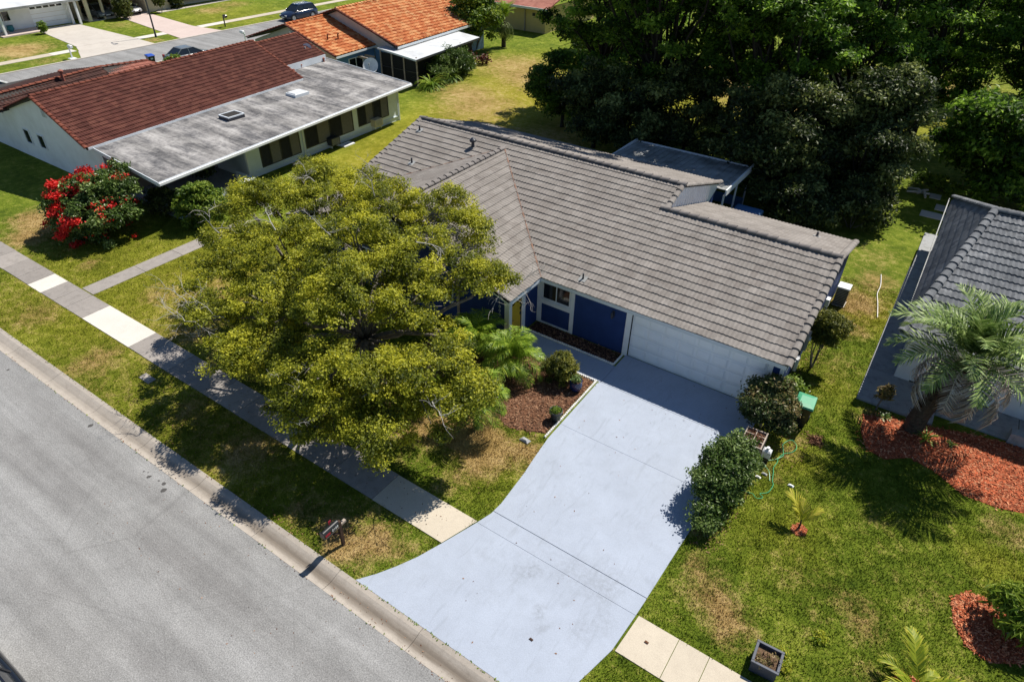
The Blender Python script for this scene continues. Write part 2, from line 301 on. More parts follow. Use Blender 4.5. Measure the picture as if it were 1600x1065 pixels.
M['red_lens'] = simple("red_lens", (.4, .01, .01), .2, .05, 1, spec=.6)
M['ink_white'] = simple("white_lettering", (.75, .77, .76), .5, .03, 1)
M['red_decal'] = simple("red_decal", (.35, .02, .04), .5, .3, 14)
M['stone_white'] = simple("white_edging_stone", (.85, .83, .79), .8, .15, 6)
M['salmon'] = simple("salmon_paint", (.55, .24, .18), .7, .1, 3)
M['turquoise'] = simple("turquoise_glaze", (.03, .16, .2), .4, .1, 3)

def flat_mat():
    t = NT("mildewed_flat_roof"); p = t.pos()
    st = t.noise(t.scale(p, (0.35, 2.4, 1)), 1.0, 6, 0.65, 0.5); n = t.noise(p, 0.55, 7, 0.65, 0.7); n2 = t.noise(p, 5, 5, .7)
    f = t.math('ADD', t.math('MULTIPLY', st, 0.36), t.math('ADD', t.math('MULTIPLY', n, 0.42), t.math('MULTIPLY', n2, 0.22)))
    col = t.ramp(f, [(0.38, (.055, .055, .06)), (0.46, (.15, .147, .15)), (0.53, (.28, .27, .265)), (0.64, (.45, .44, .43))])
    w = t.n("ShaderNodeTexWave", wave_type='BANDS', bands_direction='Y'); t.L(p, w.inputs["Vector"]); w.inputs["Scale"].default_value = 0.16; w.inputs["Distortion"].default_value = 2.5; w.inputs["Detail"].default_value = 3
    col = t.mix(1.0, col, t.ramp(w.outputs["Fac"], [(0.0, 0.78), (1.0, 1.12)]), 'MULTIPLY')
    return t.out(col, .85, .2)
M['flatroof'] = flat_mat()

# ------------------------------------------------------------------ mesh helpers
def mesh_arrays(name, V, F, mat, tint=None, smooth=False):
    V = np.asarray(V, dtype=np.float32).reshape(-1, 3); F = np.asarray(F, dtype=np.int32)
    k = F.shape[1]; me = bpy.data.meshes.new(name)
    me.vertices.add(len(V)); me.vertices.foreach_set("co", V.ravel())
    me.loops.add(F.size); me.loops.foreach_set("vertex_index", F.ravel())
    me.polygons.add(len(F)); me.polygons.foreach_set("loop_start", np.arange(0, F.size, k, dtype=np.int32))
    me.polygons.foreach_set("loop_total", np.full(len(F), k, dtype=np.int32))
    me.polygons.foreach_set("use_smooth", np.full(len(F), bool(smooth)))
    me.update(calc_edges=True)
    if tint is not None:
        a = me.attributes.new("tint", 'FLOAT', 'POINT'); a.data.foreach_set("value", np.asarray(tint, dtype=np.float32))
    me.materials.append(mat)
    return me

class MB:
    """collects shapes into one mesh"""
    def __init__(s): s.v = []; s.f = []; s.mi = []; s.cur = 0
    def add(s, vs, fs):
        o = len(s.v); s.v += [tuple(v) for v in vs]; s.f += [tuple(i + o for i in f) for f in fs]; s.mi += [s.cur] * len(fs); return s
    def box(s, x0, y0, z0, x1, y1, z1):
        v = [(x0, y0, z0), (x1, y0, z0), (x1, y1, z0), (x0, y1, z0), (x0, y0, z1), (x1, y0, z1), (x1, y1, z1), (x0, y1, z1)]
        return s.add(v, [(3, 2, 1, 0), (4, 5, 6, 7), (0, 1, 5, 4), (1, 2, 6, 5), (2, 3, 7, 6), (3, 0, 4, 7)])
    def bevbox(s, x0, y0, z0, x1, y1, z1, b=0.01):
        """box with chamfered upper edges"""
        v = [(x0, y0, z0), (x1, y0, z0), (x1, y1, z0), (x0, y1, z0), (x0, y0, z1 - b), (x1, y0, z1 - b), (x1, y1, z1 - b), (x0, y1, z1 - b),
             (x0 + b, y0 + b, z1), (x1 - b, y0 + b, z1), (x1 - b, y1 - b, z1), (x0 + b, y1 - b, z1)]
        return s.add(v, [(3, 2, 1, 0), (0, 1, 5, 4), (1, 2, 6, 5), (2, 3, 7, 6), (3, 0, 4, 7), (4, 5, 9, 8), (5, 6, 10, 9), (6, 7, 11, 10), (7, 4, 8, 11), (8, 9, 10, 11)])
    def prism(s, pts, z0, z1):
        """pts counter-clockwise plan polygon; z1 number or list of top heights"""
        n = len(pts); zt = z1 if hasattr(z1, '__len__') else [z1] * n; zb = z0 if hasattr(z0, '__len__') else [z0] * n
        v = [(p[0], p[1], zb[i]) for i, p in enumerate(pts)] + [(p[0], p[1], zt[i]) for i, p in enumerate(pts)]
        return s.add(v, [tuple(range(n - 1, -1, -1)), tuple(range(n, 2 * n))] + [(i, (i + 1) % n, n + (i + 1) % n, n + i) for i in range(n)])
    def slab3(s, pts, th):
        """thin plate: 3D polygon, thickness downwards along its normal"""
        P = [Vector(p) for p in pts]; nrm = (P[1] - P[0]).cross(P[2] - P[0]).normalized(); n = len(P)
        B = [p - nrm * th for p in P]
        return s.add([tuple(p) for p in P + B], [tuple(range(n)), tuple(range(2 * n - 1, n - 1, -1))] + [(i, n + i, n + (i + 1) % n, (i + 1) % n) for i in range(n)])
    def tube(s, pts, rad, k=6, cap=True):
        P = [Vector(p) for p in pts]; n = len(P)
        rr = rad if hasattr(rad, '__len__') else [rad] * n; vs = []; fs = []
        prev = None
        for i, p in enumerate(P):
            d = (P[min(i + 1, n - 1)] - P[max(i - 1, 0)])
            if d.length < 1e-6: d = Vector((0, 0, 1))
            d.normalize()
            a = Vector((0, 0, 1)).cross(d) if abs(d.z) < 0.95 else Vector((1, 0, 0)).cross(d)
            if prev is not None:
                a = prev - d * prev.dot(d)
            a.normalize(); prev = a; b = d.cross(a)
            for j in range(k):
                t = 2 * math.pi * j / k; vs.append(p + (a * math.cos(t) + b * math.sin(t)) * rr[i])
        for i in range(n - 1):
            for j in range(k):
                fs.append((i * k + j, i * k + (j + 1) % k, (i + 1) * k + (j + 1) % k, (i + 1) * k + j))
        if cap: fs += [tuple(range(k - 1, -1, -1)), tuple(range((n - 1) * k, n * k))]
        return s.add(vs, fs)
    def lathe(s, prof, cx=0, cy=0, k=16, cap_top=True, cap_bot=True):
        vs = []; fs = []
        for (r, z) in prof:
            for j in range(k):
                t = 2 * math.pi * j / k; vs.append((cx + r * math.cos(t), cy + r * math.sin(t), z))
        n = len(prof)
        for i in range(n - 1):
            for j in range(k): fs.append((i * k + j, i * k + (j + 1) % k, (i + 1) * k + (j + 1) % k, (i + 1) * k + j))
        if cap_bot: fs.append(tuple(range(k - 1, -1, -1)))
        if cap_top: fs.append(tuple(range((n - 1) * k, n * k)))
        return s.add(vs, fs)
    def mesh(s, name, mats, smooth=False):
        me = bpy.data.meshes.new(name); me.from_pydata(s.v, [], s.f)
        for m in (mats if isinstance(mats, (list, tuple)) else [mats]): me.materials.append(m)
        if isinstance(mats, (list, tuple)): me.polygons.foreach_set("material_index", s.mi)
        if smooth: me.polygons.foreach_set("use_smooth", [True] * len(me.polygons))
        me.update(); return me
    def build(s, name, mats, parent=None, smooth=False, **k):
        return link(name, s.mesh(name, mats, smooth), parent, **k)

def link(name, me, parent=None, label=None, cat=None, group=None, kind=None, loc=None, rz=None):
    o = bpy.data.objects.new(name, me); COL.objects.link(o)
    if parent is not None: o.parent = parent
    if loc is not None: o.location = loc
    if rz is not None: o.rotation_euler = (0, 0, rz)
    for k, v in (('label', label), ('category', cat), ('group', group), ('kind', kind)):
        if v: o[k] = v
    return o
def thing(name, label, cat, loc=(0, 0, 0), rz=0, group=None):
    return link(name, None, None, label, cat, group, None, loc, rz)
def struct(name, mb, mat, **k):
    return mb.build(name, mat, None, kind='structure', **k)
def at_world(o, root):
    """part built in world coordinates under a thing that stands elsewhere"""
    o.matrix_parent_inverse = Matrix.Translation(root.location).inverted(); return o
def copy_tree(o, loc=None, rz=None, label=None, parent=None, scale=None):
    c = o.copy(); COL.objects.link(c)
    if parent is not None: c.parent = parent
    if loc is not None: c.location = loc
    if rz is not None: c.rotation_euler = (0, 0, rz)
    if scale: c.scale = (scale,) * 3
    if label: c['label'] = label
    for ch in [x for x in bpy.data.objects if x.parent == o]: copy_tree(ch, parent=c)
    return c

# ------------------------------------------------------------------ leaves
def leaf_cloud(lobes, n_clump, per, clump_r, leaf, seed, inner=0.55, flat=0.5, aspect=0.5, tmean=0.5, tvar=0.22, gaps=0.25, zmin=None, clusters=0, cr=.3):
    """lobes: (x,y,z,rx,ry,rz). Leaves sit in clumps near lobe surfaces."""
    g = np.random.default_rng(seed); L = np.array(lobes, dtype=float)
    w = (L[:, 3] * L[:, 4]) ** 1.0; w /= w.sum()
    idx = g.choice(len(L), n_clump, p=w)
    d = g.normal(size=(n_clump, 3)); d /= np.linalg.norm(d, axis=1)[:, None]
    d[:, 2] = np.where(g.random(n_clump) < 0.65, np.abs(d[:, 2]), d[:, 2])
    rad = inner + (1.04 - inner) * g.random(n_clump) ** 0.55
    ph = L[idx, 0] * 3.1 + L[idx, 1] * 1.7
    bumpy = 1 + 0.16 * np.sin(5 * d[:, 0] + ph) * np.cos(4 * d[:, 1] - ph) + 0.10 * np.sin(9 * d[:, 2] + 2 * ph)
    c = L[idx, :3] + d * L[idx, 3:6] * (rad * bumpy)[:, None]
    # gaps
    q = np.sin(c[:, 0] * 2.3 + 1.1 * c[:, 2]) * np.cos(c[:, 1] * 2.1 - 0.7 * c[:, 2]) + 0.5 * np.sin(c[:, 2] * 3.7 + c[:, 0] * 1.3 - c[:, 1])
    keep = (q > -1.2 + gaps * 1.6) | (g.random(n_clump) < 0.25)
    if zmin is not None: keep &= c[:, 2] > zmin
    c = c[keep]; d = d[keep]; n = len(c); extra = 0
    if clusters:      # boughs: clumps gather into small domes with dark voids between them
        k = min(clusters, n); cc = c[:k]; cd = d[:k]; pick = g.integers(0, k, n)
        e = g.normal(size=(n, 3)); e /= np.linalg.norm(e, axis=1)[:, None]; e[:, 2] = np.where(g.random(n) < .7, np.abs(e[:, 2]), e[:, 2])
        size = (0.6 + 0.8 * g.random(k))[pick]
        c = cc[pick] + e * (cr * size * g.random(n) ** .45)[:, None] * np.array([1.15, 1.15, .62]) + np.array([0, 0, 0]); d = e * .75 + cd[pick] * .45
        extra = (g.normal(size=k) * .17)[pick] + .16 * e[:, 2]  # tint rises toward dome tops: lit tops put into the leaf colour
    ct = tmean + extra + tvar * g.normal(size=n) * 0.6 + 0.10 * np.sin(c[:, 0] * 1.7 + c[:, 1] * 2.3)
    P = np.repeat(c, per, axis=0) + g.normal(size=(n * per, 3)) * clump_r * np.array([1, 1, 0.7])
    N = np.repeat(d, per, axis=0) * 0.6 + g.normal(size=(n * per, 3)) * 0.75 + np.array([0, 0, flat])
    N /= np.linalg.norm(N, axis=1)[:, None]
    A = np.cross(N, g.normal(size=N.shape)); A /= np.linalg.norm(A, axis=1)[:, None] + 1e-9
    B = np.cross(N, A); s = leaf * (0.65 + 0.7 * g.random(len(P)))[:, None]
    bend = N * s * 0.18
    V = np.stack([P - A * s, P - B * s * aspect + bend, P + A * s, P + B * s * aspect + bend], axis=1).reshape(-1, 3)
    F = np.arange(len(P) * 4).reshape(-1, 4)
    t = np.clip(np.repeat(ct, per) + g.normal(size=len(P)) * tvar * 0.7, 0, 1)
    return V, F, np.repeat(t, 4)
def crown(parent, lobes, mat, name='crown', **k):
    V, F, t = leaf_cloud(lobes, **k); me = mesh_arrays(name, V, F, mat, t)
    return link(name, me, parent)

def limb(mb, a, b, ra, rb, seed, sag=0.12, n=5, k=6):
    g = random.Random(seed); a = Vector(a); b = Vector(b); L = (b - a).length; pts = []
    off = Vector((g.uniform(-1, 1), g.uniform(-1, 1), g.uniform(-.3, .9))) * L * sag
    for i in range(n + 1):
        t = i / n; p = a.lerp(b, t) + off * math.sin(math.pi * t) + Vector((g.uniform(-1, 1), g.uniform(-1, 1), g.uniform(-1, 1))) * L * 0.025 * (0 < i < n)
        pts.append(p)
    mb.tube(pts, [ra + (rb - ra) * i / n for i in range(n + 1)], k)
    return pts

def tree(name, label, base, trunk_r, fork_z, lobes, mat, bark, leaves, group=None, cat='tree', twigs=0, seed=1, subs=2):
    root = thing(name, label, cat, base, 0, group); bx, by, bz = base
    loc = [(l[0] - bx, l[1] - by, l[2] - bz, l[3], l[3] if len(l) < 5 else l[4], l[3] * .85 if len(l) < 6 else l[5]) for l in lobes]
    mb = MB(); cx = sum(l[0] for l in loc) / len(loc) * .3; cy = sum(l[1] for l in loc) / len(loc) * .3
    fork = (cx, cy, fork_z)
    mb.tube([(0, 0, -.1), (0, 0, .12), (cx * .35, cy * .35, fork_z * .5), fork], [trunk_r * 1.7, trunk_r * 1.15, trunk_r, trunk_r * .85], 10)
    mb.build('trunk', bark, root, smooth=True)
    bb = MB(); g = random.Random(seed)
    for i, l in enumerate(loc):
        rr = max(.02, trunk_r * .42)
        pts = limb(bb, fork, l[:3], rr, rr * .35, seed * 31 + i, .1)
        for j in range(subs):
            d = Vector((g.gauss(0, 1), g.gauss(0, 1), g.gauss(.3, .8))).normalized()
            e = Vector(l[:3]) + Vector((d.x * l[3], d.y * l[4], d.z * l[5])) * .95
            q = pts[g.choice([3, 4, 5])]; pts2 = limb(bb, q, e, rr * .3, .012, seed * 77 + i * 9 + j, .12, 4, 5)
    bb.build('branches', bark, root, smooth=True)
    crown(root, loc, mat, seed=seed * 13 + 5, **leaves)
    return root

# ------------------------------------------------------------------ palm fronds
def frond_mesh(name, mat, L=1.2, arch=0.9, leaflet=0.35, pairs=26, width=0.022, droop=0.5, lift=0.9, seed=0, vee=0.45, tint=(0.55, 0.2), tip_tint=0.0, base_free=0.15, fwd=0.55):
    """frond along +X: rises then arches down; leaflets both sides"""
    g = np.random.default_rng(seed); V = []; F = []; T = []
    n = 14; pts = []; x = z = 0.0; ang = lift
    for i in range(n + 1):
        pts.append(np.array([x, 0.02 * math.sin(i * .7 + seed), z])); x += L / n * math.cos(ang); z += L / n * math.sin(ang); ang -= arch * 2.0 / n * (0.5 + i / n)
    def at(t):
        f = t * n; i = min(int(f), n - 1); return pts[i] + (pts[i + 1] - pts[i]) * (f - i), (pts[i + 1] - pts[i]) / (L / n)
    for i in range(n):       # rachis
        r = .018 * (1 - i / n) + .005; a, b = pts[i], pts[i + 1]; o = len(V)
        V += [a + [0, -r, 0], a + [0, r, 0], b + [0, r * .8, 0], b + [0, -r * .8, 0]]; F.append((o, o + 1, o + 2, o + 3)); T += [min(1, tint[0] + .25)] * 4
    for i in range(pairs):
        t = base_free + (1 - base_free) * (i + .5) / pairs; p, d = at(t)
        up = np.array([-d[2], 0, d[0]]); ll = leaflet * (math.sin(math.pi * min(1, t * .93 + .05)) ** .6) * (0.85 + .3 * g.random())
        for sgn in (-1, 1):
            dirv = d * (fwd + .35 * t) + np.array([0, sgn, 0]) * (1 - .25 * t) + up * (vee + .15 * g.normal()) + g.normal(size=3) * .07
            dirv /= np.linalg.norm(dirv); mid = p + dirv * ll * .55
            tip = p + dirv * ll + np.array([0, 0, -droop * ll * (0.7 + .5 * g.random())])
            mid = mid + np.array([0, 0, -droop * ll * .18]); w = d * width
            o = len(V); V += [p - w * .6, p + w * .6, mid + w, mid - w, tip]; 
            F.append((o, o + 1, o + 2, o + 3)); F.append((o + 3, o + 2, o + 4, o + 4)); c = float(np.clip(tint[0] + tint[1] * g.normal(), 0, 1))
            T += [c, c, c, c, min(1, c + tip_tint)]
    # triangles written as quads with a repeated corner are split here
    tri = []
    for f in F:
        if f[2] == f[3]: tri.append(f[:3])
        else: tri += [(f[0], f[1], f[2]), (f[0], f[2], f[3])]
    return mesh_arrays(name, np.array(V), np.array(tri), mat, T)

def palm(label, loc, trunk_h, trunk_r, sets, n, group=None, lean=(0, 0), seed=0, name='palm_tree', trunk_mat=None, cat='palm', skirt=True):
    """sets: list of (mesh, count share, pitch offset range, scale)"""
    root = thing(name, label, cat, loc, 0, group); g = random.Random(seed)
    mb = MB(); k = 8; top = Vector((lean[0], lean[1], trunk_h)); pts = []; rad = []
    for i in range(9):
        t = i / 8; pts.append((lean[0] * t * t, lean[1] * t * t, trunk_h * t - .05)); rad.append(trunk_r * (1.25 - .3 * t) * (1 + .06 * (i % 2)))
    mb.tube(pts, rad, 10)
    if skirt:
        for i in range(int(40 * trunk_h)):
            t = g.random(); a = g.uniform(0, 6.283); p = Vector((lean[0] * t * t, lean[1] * t * t, trunk_h * t)); r = trunk_r * 1.05
            q = p + Vector((math.cos(a) * r, math.sin(a) * r, 0)); e = q + Vector((math.cos(a) * .09, math.sin(a) * .09, .12))
            s = Vector((-math.sin(a), math.cos(a), 0)) * .04
            mb.add([q - s, q + s, e + s * .5, e - s * .5], [(0, 1, 2, 3), (3, 2, 1, 0)])
    mb.build('trunk', trunk_mat or M['palm_bark'], root)
    i = 0
    for (me, cnt, p0, p1, sc) in sets:
        for j in range(cnt):
            a = i * 2.39996 + g.uniform(-.25, .25); i += 1
            f = link('frond', me, root); f.location = top
            pitch = g.uniform(p0, p1); f.rotation_euler = (g.uniform(-.2, .2), -pitch, a); s = sc * g.uniform(.85, 1.12); f.scale = (s, s, s)
            f.rotation_mode = 'XYZ'
    return root

# ------------------------------------------------------------------ tiles
def tile_template(w, L, rolls=2, amp=0.022, lip=0.02):
    n = rolls * 4 + 1; xs = np.linspace(0, w, n); ph = np.linspace(0, rolls * 2 * math.pi, n)
    h = amp * (0.5 - 0.5 * np.cos(ph)); lo = [(x, -0.02, hh + lip + .006) for x, hh in zip(xs, h)]; up = [(x, L + .03, hh * .8 + .004) for x, hh in zip(xs, h)]
    lp = [(x, -0.02, hh * .9 - .008) for x, hh in zip(xs, h)]
    V = np.array(lo + up + lp); F = []
    for i in range(n - 1):
        F.append((i, i + 1, n + i + 1, n + i)); F.append((2 * n + i, 2 * n + i + 1, i + 1, i))
    return V, np.array(F)
def poly_in(poly, x, y):
    c = False; n = len(poly)
    for i in range(n):
        x0, y0 = poly[i]; x1, y1 = poly[(i + 1) % n]
        if (y0 > y) != (y1 > y) and x < (x1 - x0) * (y - y0) / (y1 - y0) + x0: c = not c
    return c
def poly_clamp(poly, pts):
    P = np.array(poly, float); Q = np.roll(P, -1, axis=0); best = None; bd = None
    for a, b in zip(P, Q):
        d = b - a; t = np.clip(((pts - a) @ d) / (d @ d), 0, 1); c = a + t[:, None] * d; dist = ((pts - c) ** 2).sum(1)
        if best is None: best, bd = c.copy(), dist.copy()
        else: m = dist < bd; best[m] = c[m]; bd[m] = dist[m]
    return best
class Roof:
    def __init__(s, house, mat, w, L, rolls=2, amp=0.022, lip=.022, limit=300):
        s.h = house; s.mat = mat; s.w = w; s.L = L; s.T, s.F = tile_template(w, L, rolls, amp, lip); s.full = []; s.V = []; s.Fs = []; s.n = 0; s.limit = limit; s.k = 0
        s.me = mesh_arrays("tile", s.T, s.F, mat)
    def plane(s, poly3, eave_dir, deck=True, deck_mat=None, th=.1, mat=None):
        """poly3: 3D points counter-clockwise from above; eave_dir: level direction along which rows run"""
        P = [Vector(p) for p in poly3]; nrm = (P[1] - P[0]).cross(P[2] - P[0])
        if nrm.length < 1e-6: nrm = (P[2] - P[1]).cross(P[3] - P[1])
        nrm.normalize()
        if nrm.z < 0: nrm.negate()
        e = Vector(eave_dir).normalized(); e = (e - nrm * e.dot(nrm)).normalized(); u = nrm.cross(e)
        if u.z < 0: e = -e; u = nrm.cross(e)
        O = P[0]; poly = [((p - O).dot(e), (p - O).dot(u)) for p in P]
        if deck:
            MBd = MB(); Q = P if (P[1] - P[0]).cross(P[2] - P[1]).z > 0 or len(P) > 4 else P
            MBd.slab3([p - nrm * .006 for p in P], th); o = MBd.build('roof_deck', deck_mat or M['under'], s.h); at_world(o, s.h)
        a0 = min(p[0] for p in poly); a1 = max(p[0] for p in poly); b0 = min(p[1] for p in poly); b1 = max(p[1] for p in poly)
        Mx = np.array([list(e), list(u), list(nrm)])
        nj = int(math.ceil((b1 - b0) / s.L)); ni = int(math.ceil((a1 - a0) / s.w))
        w, L = s.w, s.L
        for j in range(nj):
            for i in range(ni):
                A = a0 + i * w; B = b0 + j * L
                cs = [poly_in(poly, A + x, B + y) for x, y in ((.01, .01), (w - .01, .01), (w - .01, L - .01), (.01, L - .01))]
                cc = poly_in(poly, A + w / 2, B + L / 2)
                if all(cs):
                    M4 = Matrix(((e.x, u.x, nrm.x, 0), (e.y, u.y, nrm.y, 0), (e.z, u.z, nrm.z, 0), (0, 0, 0, 1)))
                    jit = random.uniform(-.012, .012)
                    pos = O + e * A + u * (B + jit) + nrm * random.uniform(0, .004); M4.translation = pos
                    s.full.append(((pos - CAM).length, M4))
                elif any(cs) or cc:
                    V = s.T.copy(); V[:, 0] += A; V[:, 1] += B; pts = V[:, :2]
                    ins = np.array([poly_in(poly, x, y) for x, y in pts])
                    if (~ins).any(): pts[~ins] = poly_clamp(poly, pts[~ins]); V[:, :2] = pts
                    s.V.append(V @ Mx + np.array(O)); s.Fs.append(s.F + s.n); s.n += len(V)
    def finish(s):
        s.full.sort(key=lambda q: q[0]); inv = Matrix.Translation(s.h.location).inverted()
        for d, m in s.full[:s.limit]:
            o = link('tile', s.me, s.h); o.matrix_local = inv @ m
        for d, m in s.full[s.limit:]:
            A = np.array(m); V = s.T @ A[:3, :3].T + A[:3, 3]; s.V.append(V); s.Fs.append(s.F + s.n); s.n += len(V)
        if s.V:
            me = mesh_arrays("roof_tiles", np.concatenate(s.V), np.concatenate(s.Fs), s.mat)
            o = link("roof_tiles", me, s.h, kind='stuff'); at_world(o, s.h)
def cap_mesh(mat, r=.13, L=.42, k=7, drop=.03):
    V = []; F = []
    for (x, rr, dz) in ((0, r, .035), (L + .05, r * .84, 0)):
        for j in range(k):
            t = math.pi * j / (k - 1); V.append((x, rr * math.cos(t), rr * .75 * math.sin(t) + dz - drop))
    for (x, rr, dz) in ((0, r * .82, .02),):
        for j in range(k):
            t = math.pi * j / (k - 1); V.append((x, rr * math.cos(t), rr * .75 * math.sin(t) + dz - drop))
    for j in range(k - 1): F.append((j, k + j, k + j + 1, j + 1)); F.append((2 * k + j, j, j + 1, 2 * k + j + 1))
    return mesh_arrays("ridge_tile", np.array(V), np.array(F), mat, smooth=False)
def caps(house, me, a, b, L=.42, joined=False, name='ridge_tile', roll=0.0):
    a = Vector(a); b = Vector(b); d = b - a; n = max(1, round(d.length / L)); st = d / n; x = d.normalized(); y = Vector((0, 0, 1)).cross(x).normalized(); z = x.cross(y)
    if roll: q = Matrix.Rotation(roll, 3, x); y = q @ y; z = q @ z
    inv = Matrix.Translation(house.location).inverted(); Vs = []; Fs = []
    src = np.array([v.co[:] for v in me.vertices]); fac = np.array([p.vertices[:] for p in me.polygons])
    for i in range(n):
        m = Matrix(((x.x, y.x, z.x, 0), (x.y, y.y, z.y, 0), (x.z, y.z, z.z, 0), (0, 0, 0, 1))); m.translation = a + st * i
        if joined:
            A = np.array(m); Vs.append(src @ A[:3, :3].T + A[:3, 3]); Fs.append(fac + i * len(src))
        else:
            o = link(name, me, house); o.matrix_local = inv @ m
    if joined:
        o = link('ridge_tiles', mesh_arrays('ridge_tiles', np.concatenate(Vs), np.concatenate(Fs), me.materials[0]), house, kind='stuff'); at_world(o, house)
def part(house, name, mb, mat, parent=None, **k):
    o = mb.build(name, mat, parent or house, **k)
    if parent is None: at_world(o, house)
    return o
def window(house, axis, c, a0, a1, z0, z1, out, frame_m, pane_m, fw=.07, mull=1, depth=.06, name='window'):
    """window in a wall at axis ('x' or 'y') = c, spanning a0..a1 along the other axis; out=+1/-1 outward"""
    def bx(mb, p0, p1, q0, q1, d0, d1):
        lo, hi = min(c + out * d0, c + out * d1), max(c + out * d0, c + out * d1)
        if axis == 'y': mb.box(p0, lo, q0, p1, hi, q1)
        else: mb.box(lo, p0, q0, hi, p1, q1)
    f = MB()
    bx(f, a0, a0 + fw, z0, z1, -.02, depth); bx(f, a1 - fw, a1, z0, z1, -.02, depth); bx(f, a0 + fw, a1 - fw, z0, z0 + fw, -.02, depth); bx(f, a0 + fw, a1 - fw, z1 - fw, z1, -.02, depth)
    for i in range(1, mull + 1):
        m = a0 + (a1 - a0) * i / (mull + 1); bx(f, m - fw * .35, m + fw * .35, z0 + fw, z1 - fw, -.02, depth * .8)
    root = part(house, name, f, frame_m)
    for i in range(mull + 1):
        p = MB(); p0 = a0 + (a1 - a0) * i / (mull + 1) + fw * .6; p1 = a0 + (a1 - a0) * (i + 1) / (mull + 1) - fw * .6
        bx(p, p0, p1, z0 + fw * .8, z1 - fw * .8, -.03, depth * .35); p.build('pane', pane_m[i % len(pane_m)] if isinstance(pane_m, list) else pane_m, root)
    return root

# ================================================================== SETTING
def edge(tab):
    def f(y):
        for (y0, x0), (y1, x1) in zip(tab, tab[1:]):
            if y1 <= y <= y0: return x0 + (x1 - x0) * (y0 - y) / (y0 - y1)
        return tab[-1][1] if y < tab[-1][0] else tab[0][1]
    return f
# terrain far below the lawn sheets so that nothing shares a plane
struct('terrain', MB().prism([(-700, -500), (500, -500), (500, 900), (-700, 900)], -.5, -.25), M['lawn'])
SW0, SW1 = -11.42, -10.18      # sidewalk across
CURB0, CURB1 = -14.5, -13.78
XL, XR = -57.0, -63.6          # the cross street at the back left
lawn = MB()
lawn.prism([(XL, -13.78), (70, -13.78), (70, 260), (XL, 260)], -.2, 0.0)
struct('lawn', lawn, M['lawn'])
struct('far_lawn', MB().prism([(-420, -60), (XR, -60), (XR, 260), (-420, 260)], -.2, 0.0), M['lawn'])
struct('street', MB().prism([(XL + .02, -23.6), (70, -23.6), (70, CURB0), (XL + .02, CURB0)], -.2, -.035), M['asphalt'])
struct('cross_street', MB().prism([(XR + .02, -60), (XL, -60), (XL, 260), (XR + .02, 260)], -.2, -.04), M['asphalt'])
struct('opposite_lawn', MB().prism([(XL + .02, -120), (70, -120), (70, -24.5), (XL + .02, -24.5)], -.2, 0.0), M['lawn'])
# rolled gutter kerb in cast sections
kerb = thing('kerb', None, None); del_keys = None
kerb['kind'] = 'structure'
prof = [(CURB1, .035), (-13.93, .022), (-14.06, -.02), (-14.2, -.055), (-14.32, -.055), (CURB0 + .0, -.03)]
x = -56.9; i = 0
while x < 30:
    L = 3.05; mb = MB(); vs = []; gap = .012
    for xx in (x, x + L - gap):
        for (y, z) in prof: vs.append((xx, y, z))
        vs += [(xx, CURB0, -.2), (xx, CURB1, -.2)]
    n = 8; fs = [(j, (j + 1) % n, n + (j + 1) % n, n + j) for j in range(n)] + [tuple(range(n - 1, -1, -1)), tuple(range(n, 2 * n))]
    mb.add(vs, fs); mb.build('kerb_section', M['curb'], kerb); x += L; i += 1
struct('far_kerb', MB().prism([(XR - .18, -60), (XR + .02, -60), (XR + .02, 260), (XR - .18, 260)], -.1, .03), M['far_conc'])
struct('near_kerb', MB().prism([(XL, -12), (XL + .2, -12), (XL + .2, 260), (XL, 260)], -.1, .03), M['far_conc'])
struct('opposite_kerb', MB().prism([(XL + .3, -24.48), (70, -24.48), (70, -23.62), (XL + .3, -23.62)], -.1, .02), M['curb'])

# sidewalk
sidewalk = thing('sidewalk', None, None); sidewalk['kind'] = 'structure'
joints = [-46, -43.6, -41.2, -38.6, -36.4, -34.0, -32.2, -30.5, -28.9, -27.5, -26.1, -25.05, -23.85, -22.75, -21.75, -20.3, -16.75, -15.75, -14.1, -12.9, -11.4, -9.9, -8.3, -6.7, -5.0, -3.1]
newslabs = {-25.05, -20.3}; paler = {-23.85, -16.75, -41.2}
for a, b in zip(joints, joints[1:] + [-0.25]):
    y0, y1 = SW0 + random.uniform(-.01, .01), SW1 + random.uniform(-.01, .01)
    z = .022 + random.uniform(-.004, .006)
    pts = [(a + .008, y0), (b - .008, y0), (b - .008, y1), (a + .008, y1)]
    if b == -0.25: pts = [(a + .008, y0), (-.27, y0), (.12, y1), (a + .008, y1)]
    m = M['walk_new'] if a in newslabs or a == -20.3 else (M['walk_buff'] if a >= -3.2 else M['walk'])
    MB().prism(pts, -.08, z).build('slab', m, sidewalk)
for a, b in ((5.5, 6.72), (6.72, 7.55), (7.55, 9.0), (9.0, 10.5), (10.5, 12.0), (12, 13.5), (13.5, 15), (15, 16.5)):
    MB().prism([(a + (.008 if a > 5.6 else -.02), SW0), (b - .008, SW0), (b - .008, SW1), (a + (.008 if a > 5.6 else .06), SW1)], -.08, .024).build('slab', M['walk_buff'], sidewalk)
# LH front path
path = thing('neighbour_path', None, None); path['kind'] = 'structure'
for a, b in ((-10.12, -7.6), (-7.58, -5.6), (-5.58, -3.4), (-3.38, -1.2)):
    w = .48; c = -22.25
    MB().prism([(c - w, a), (c + w, a), (c + w, b), (c - w, b)], -.08, .018).build('slab', M['walk'], path)

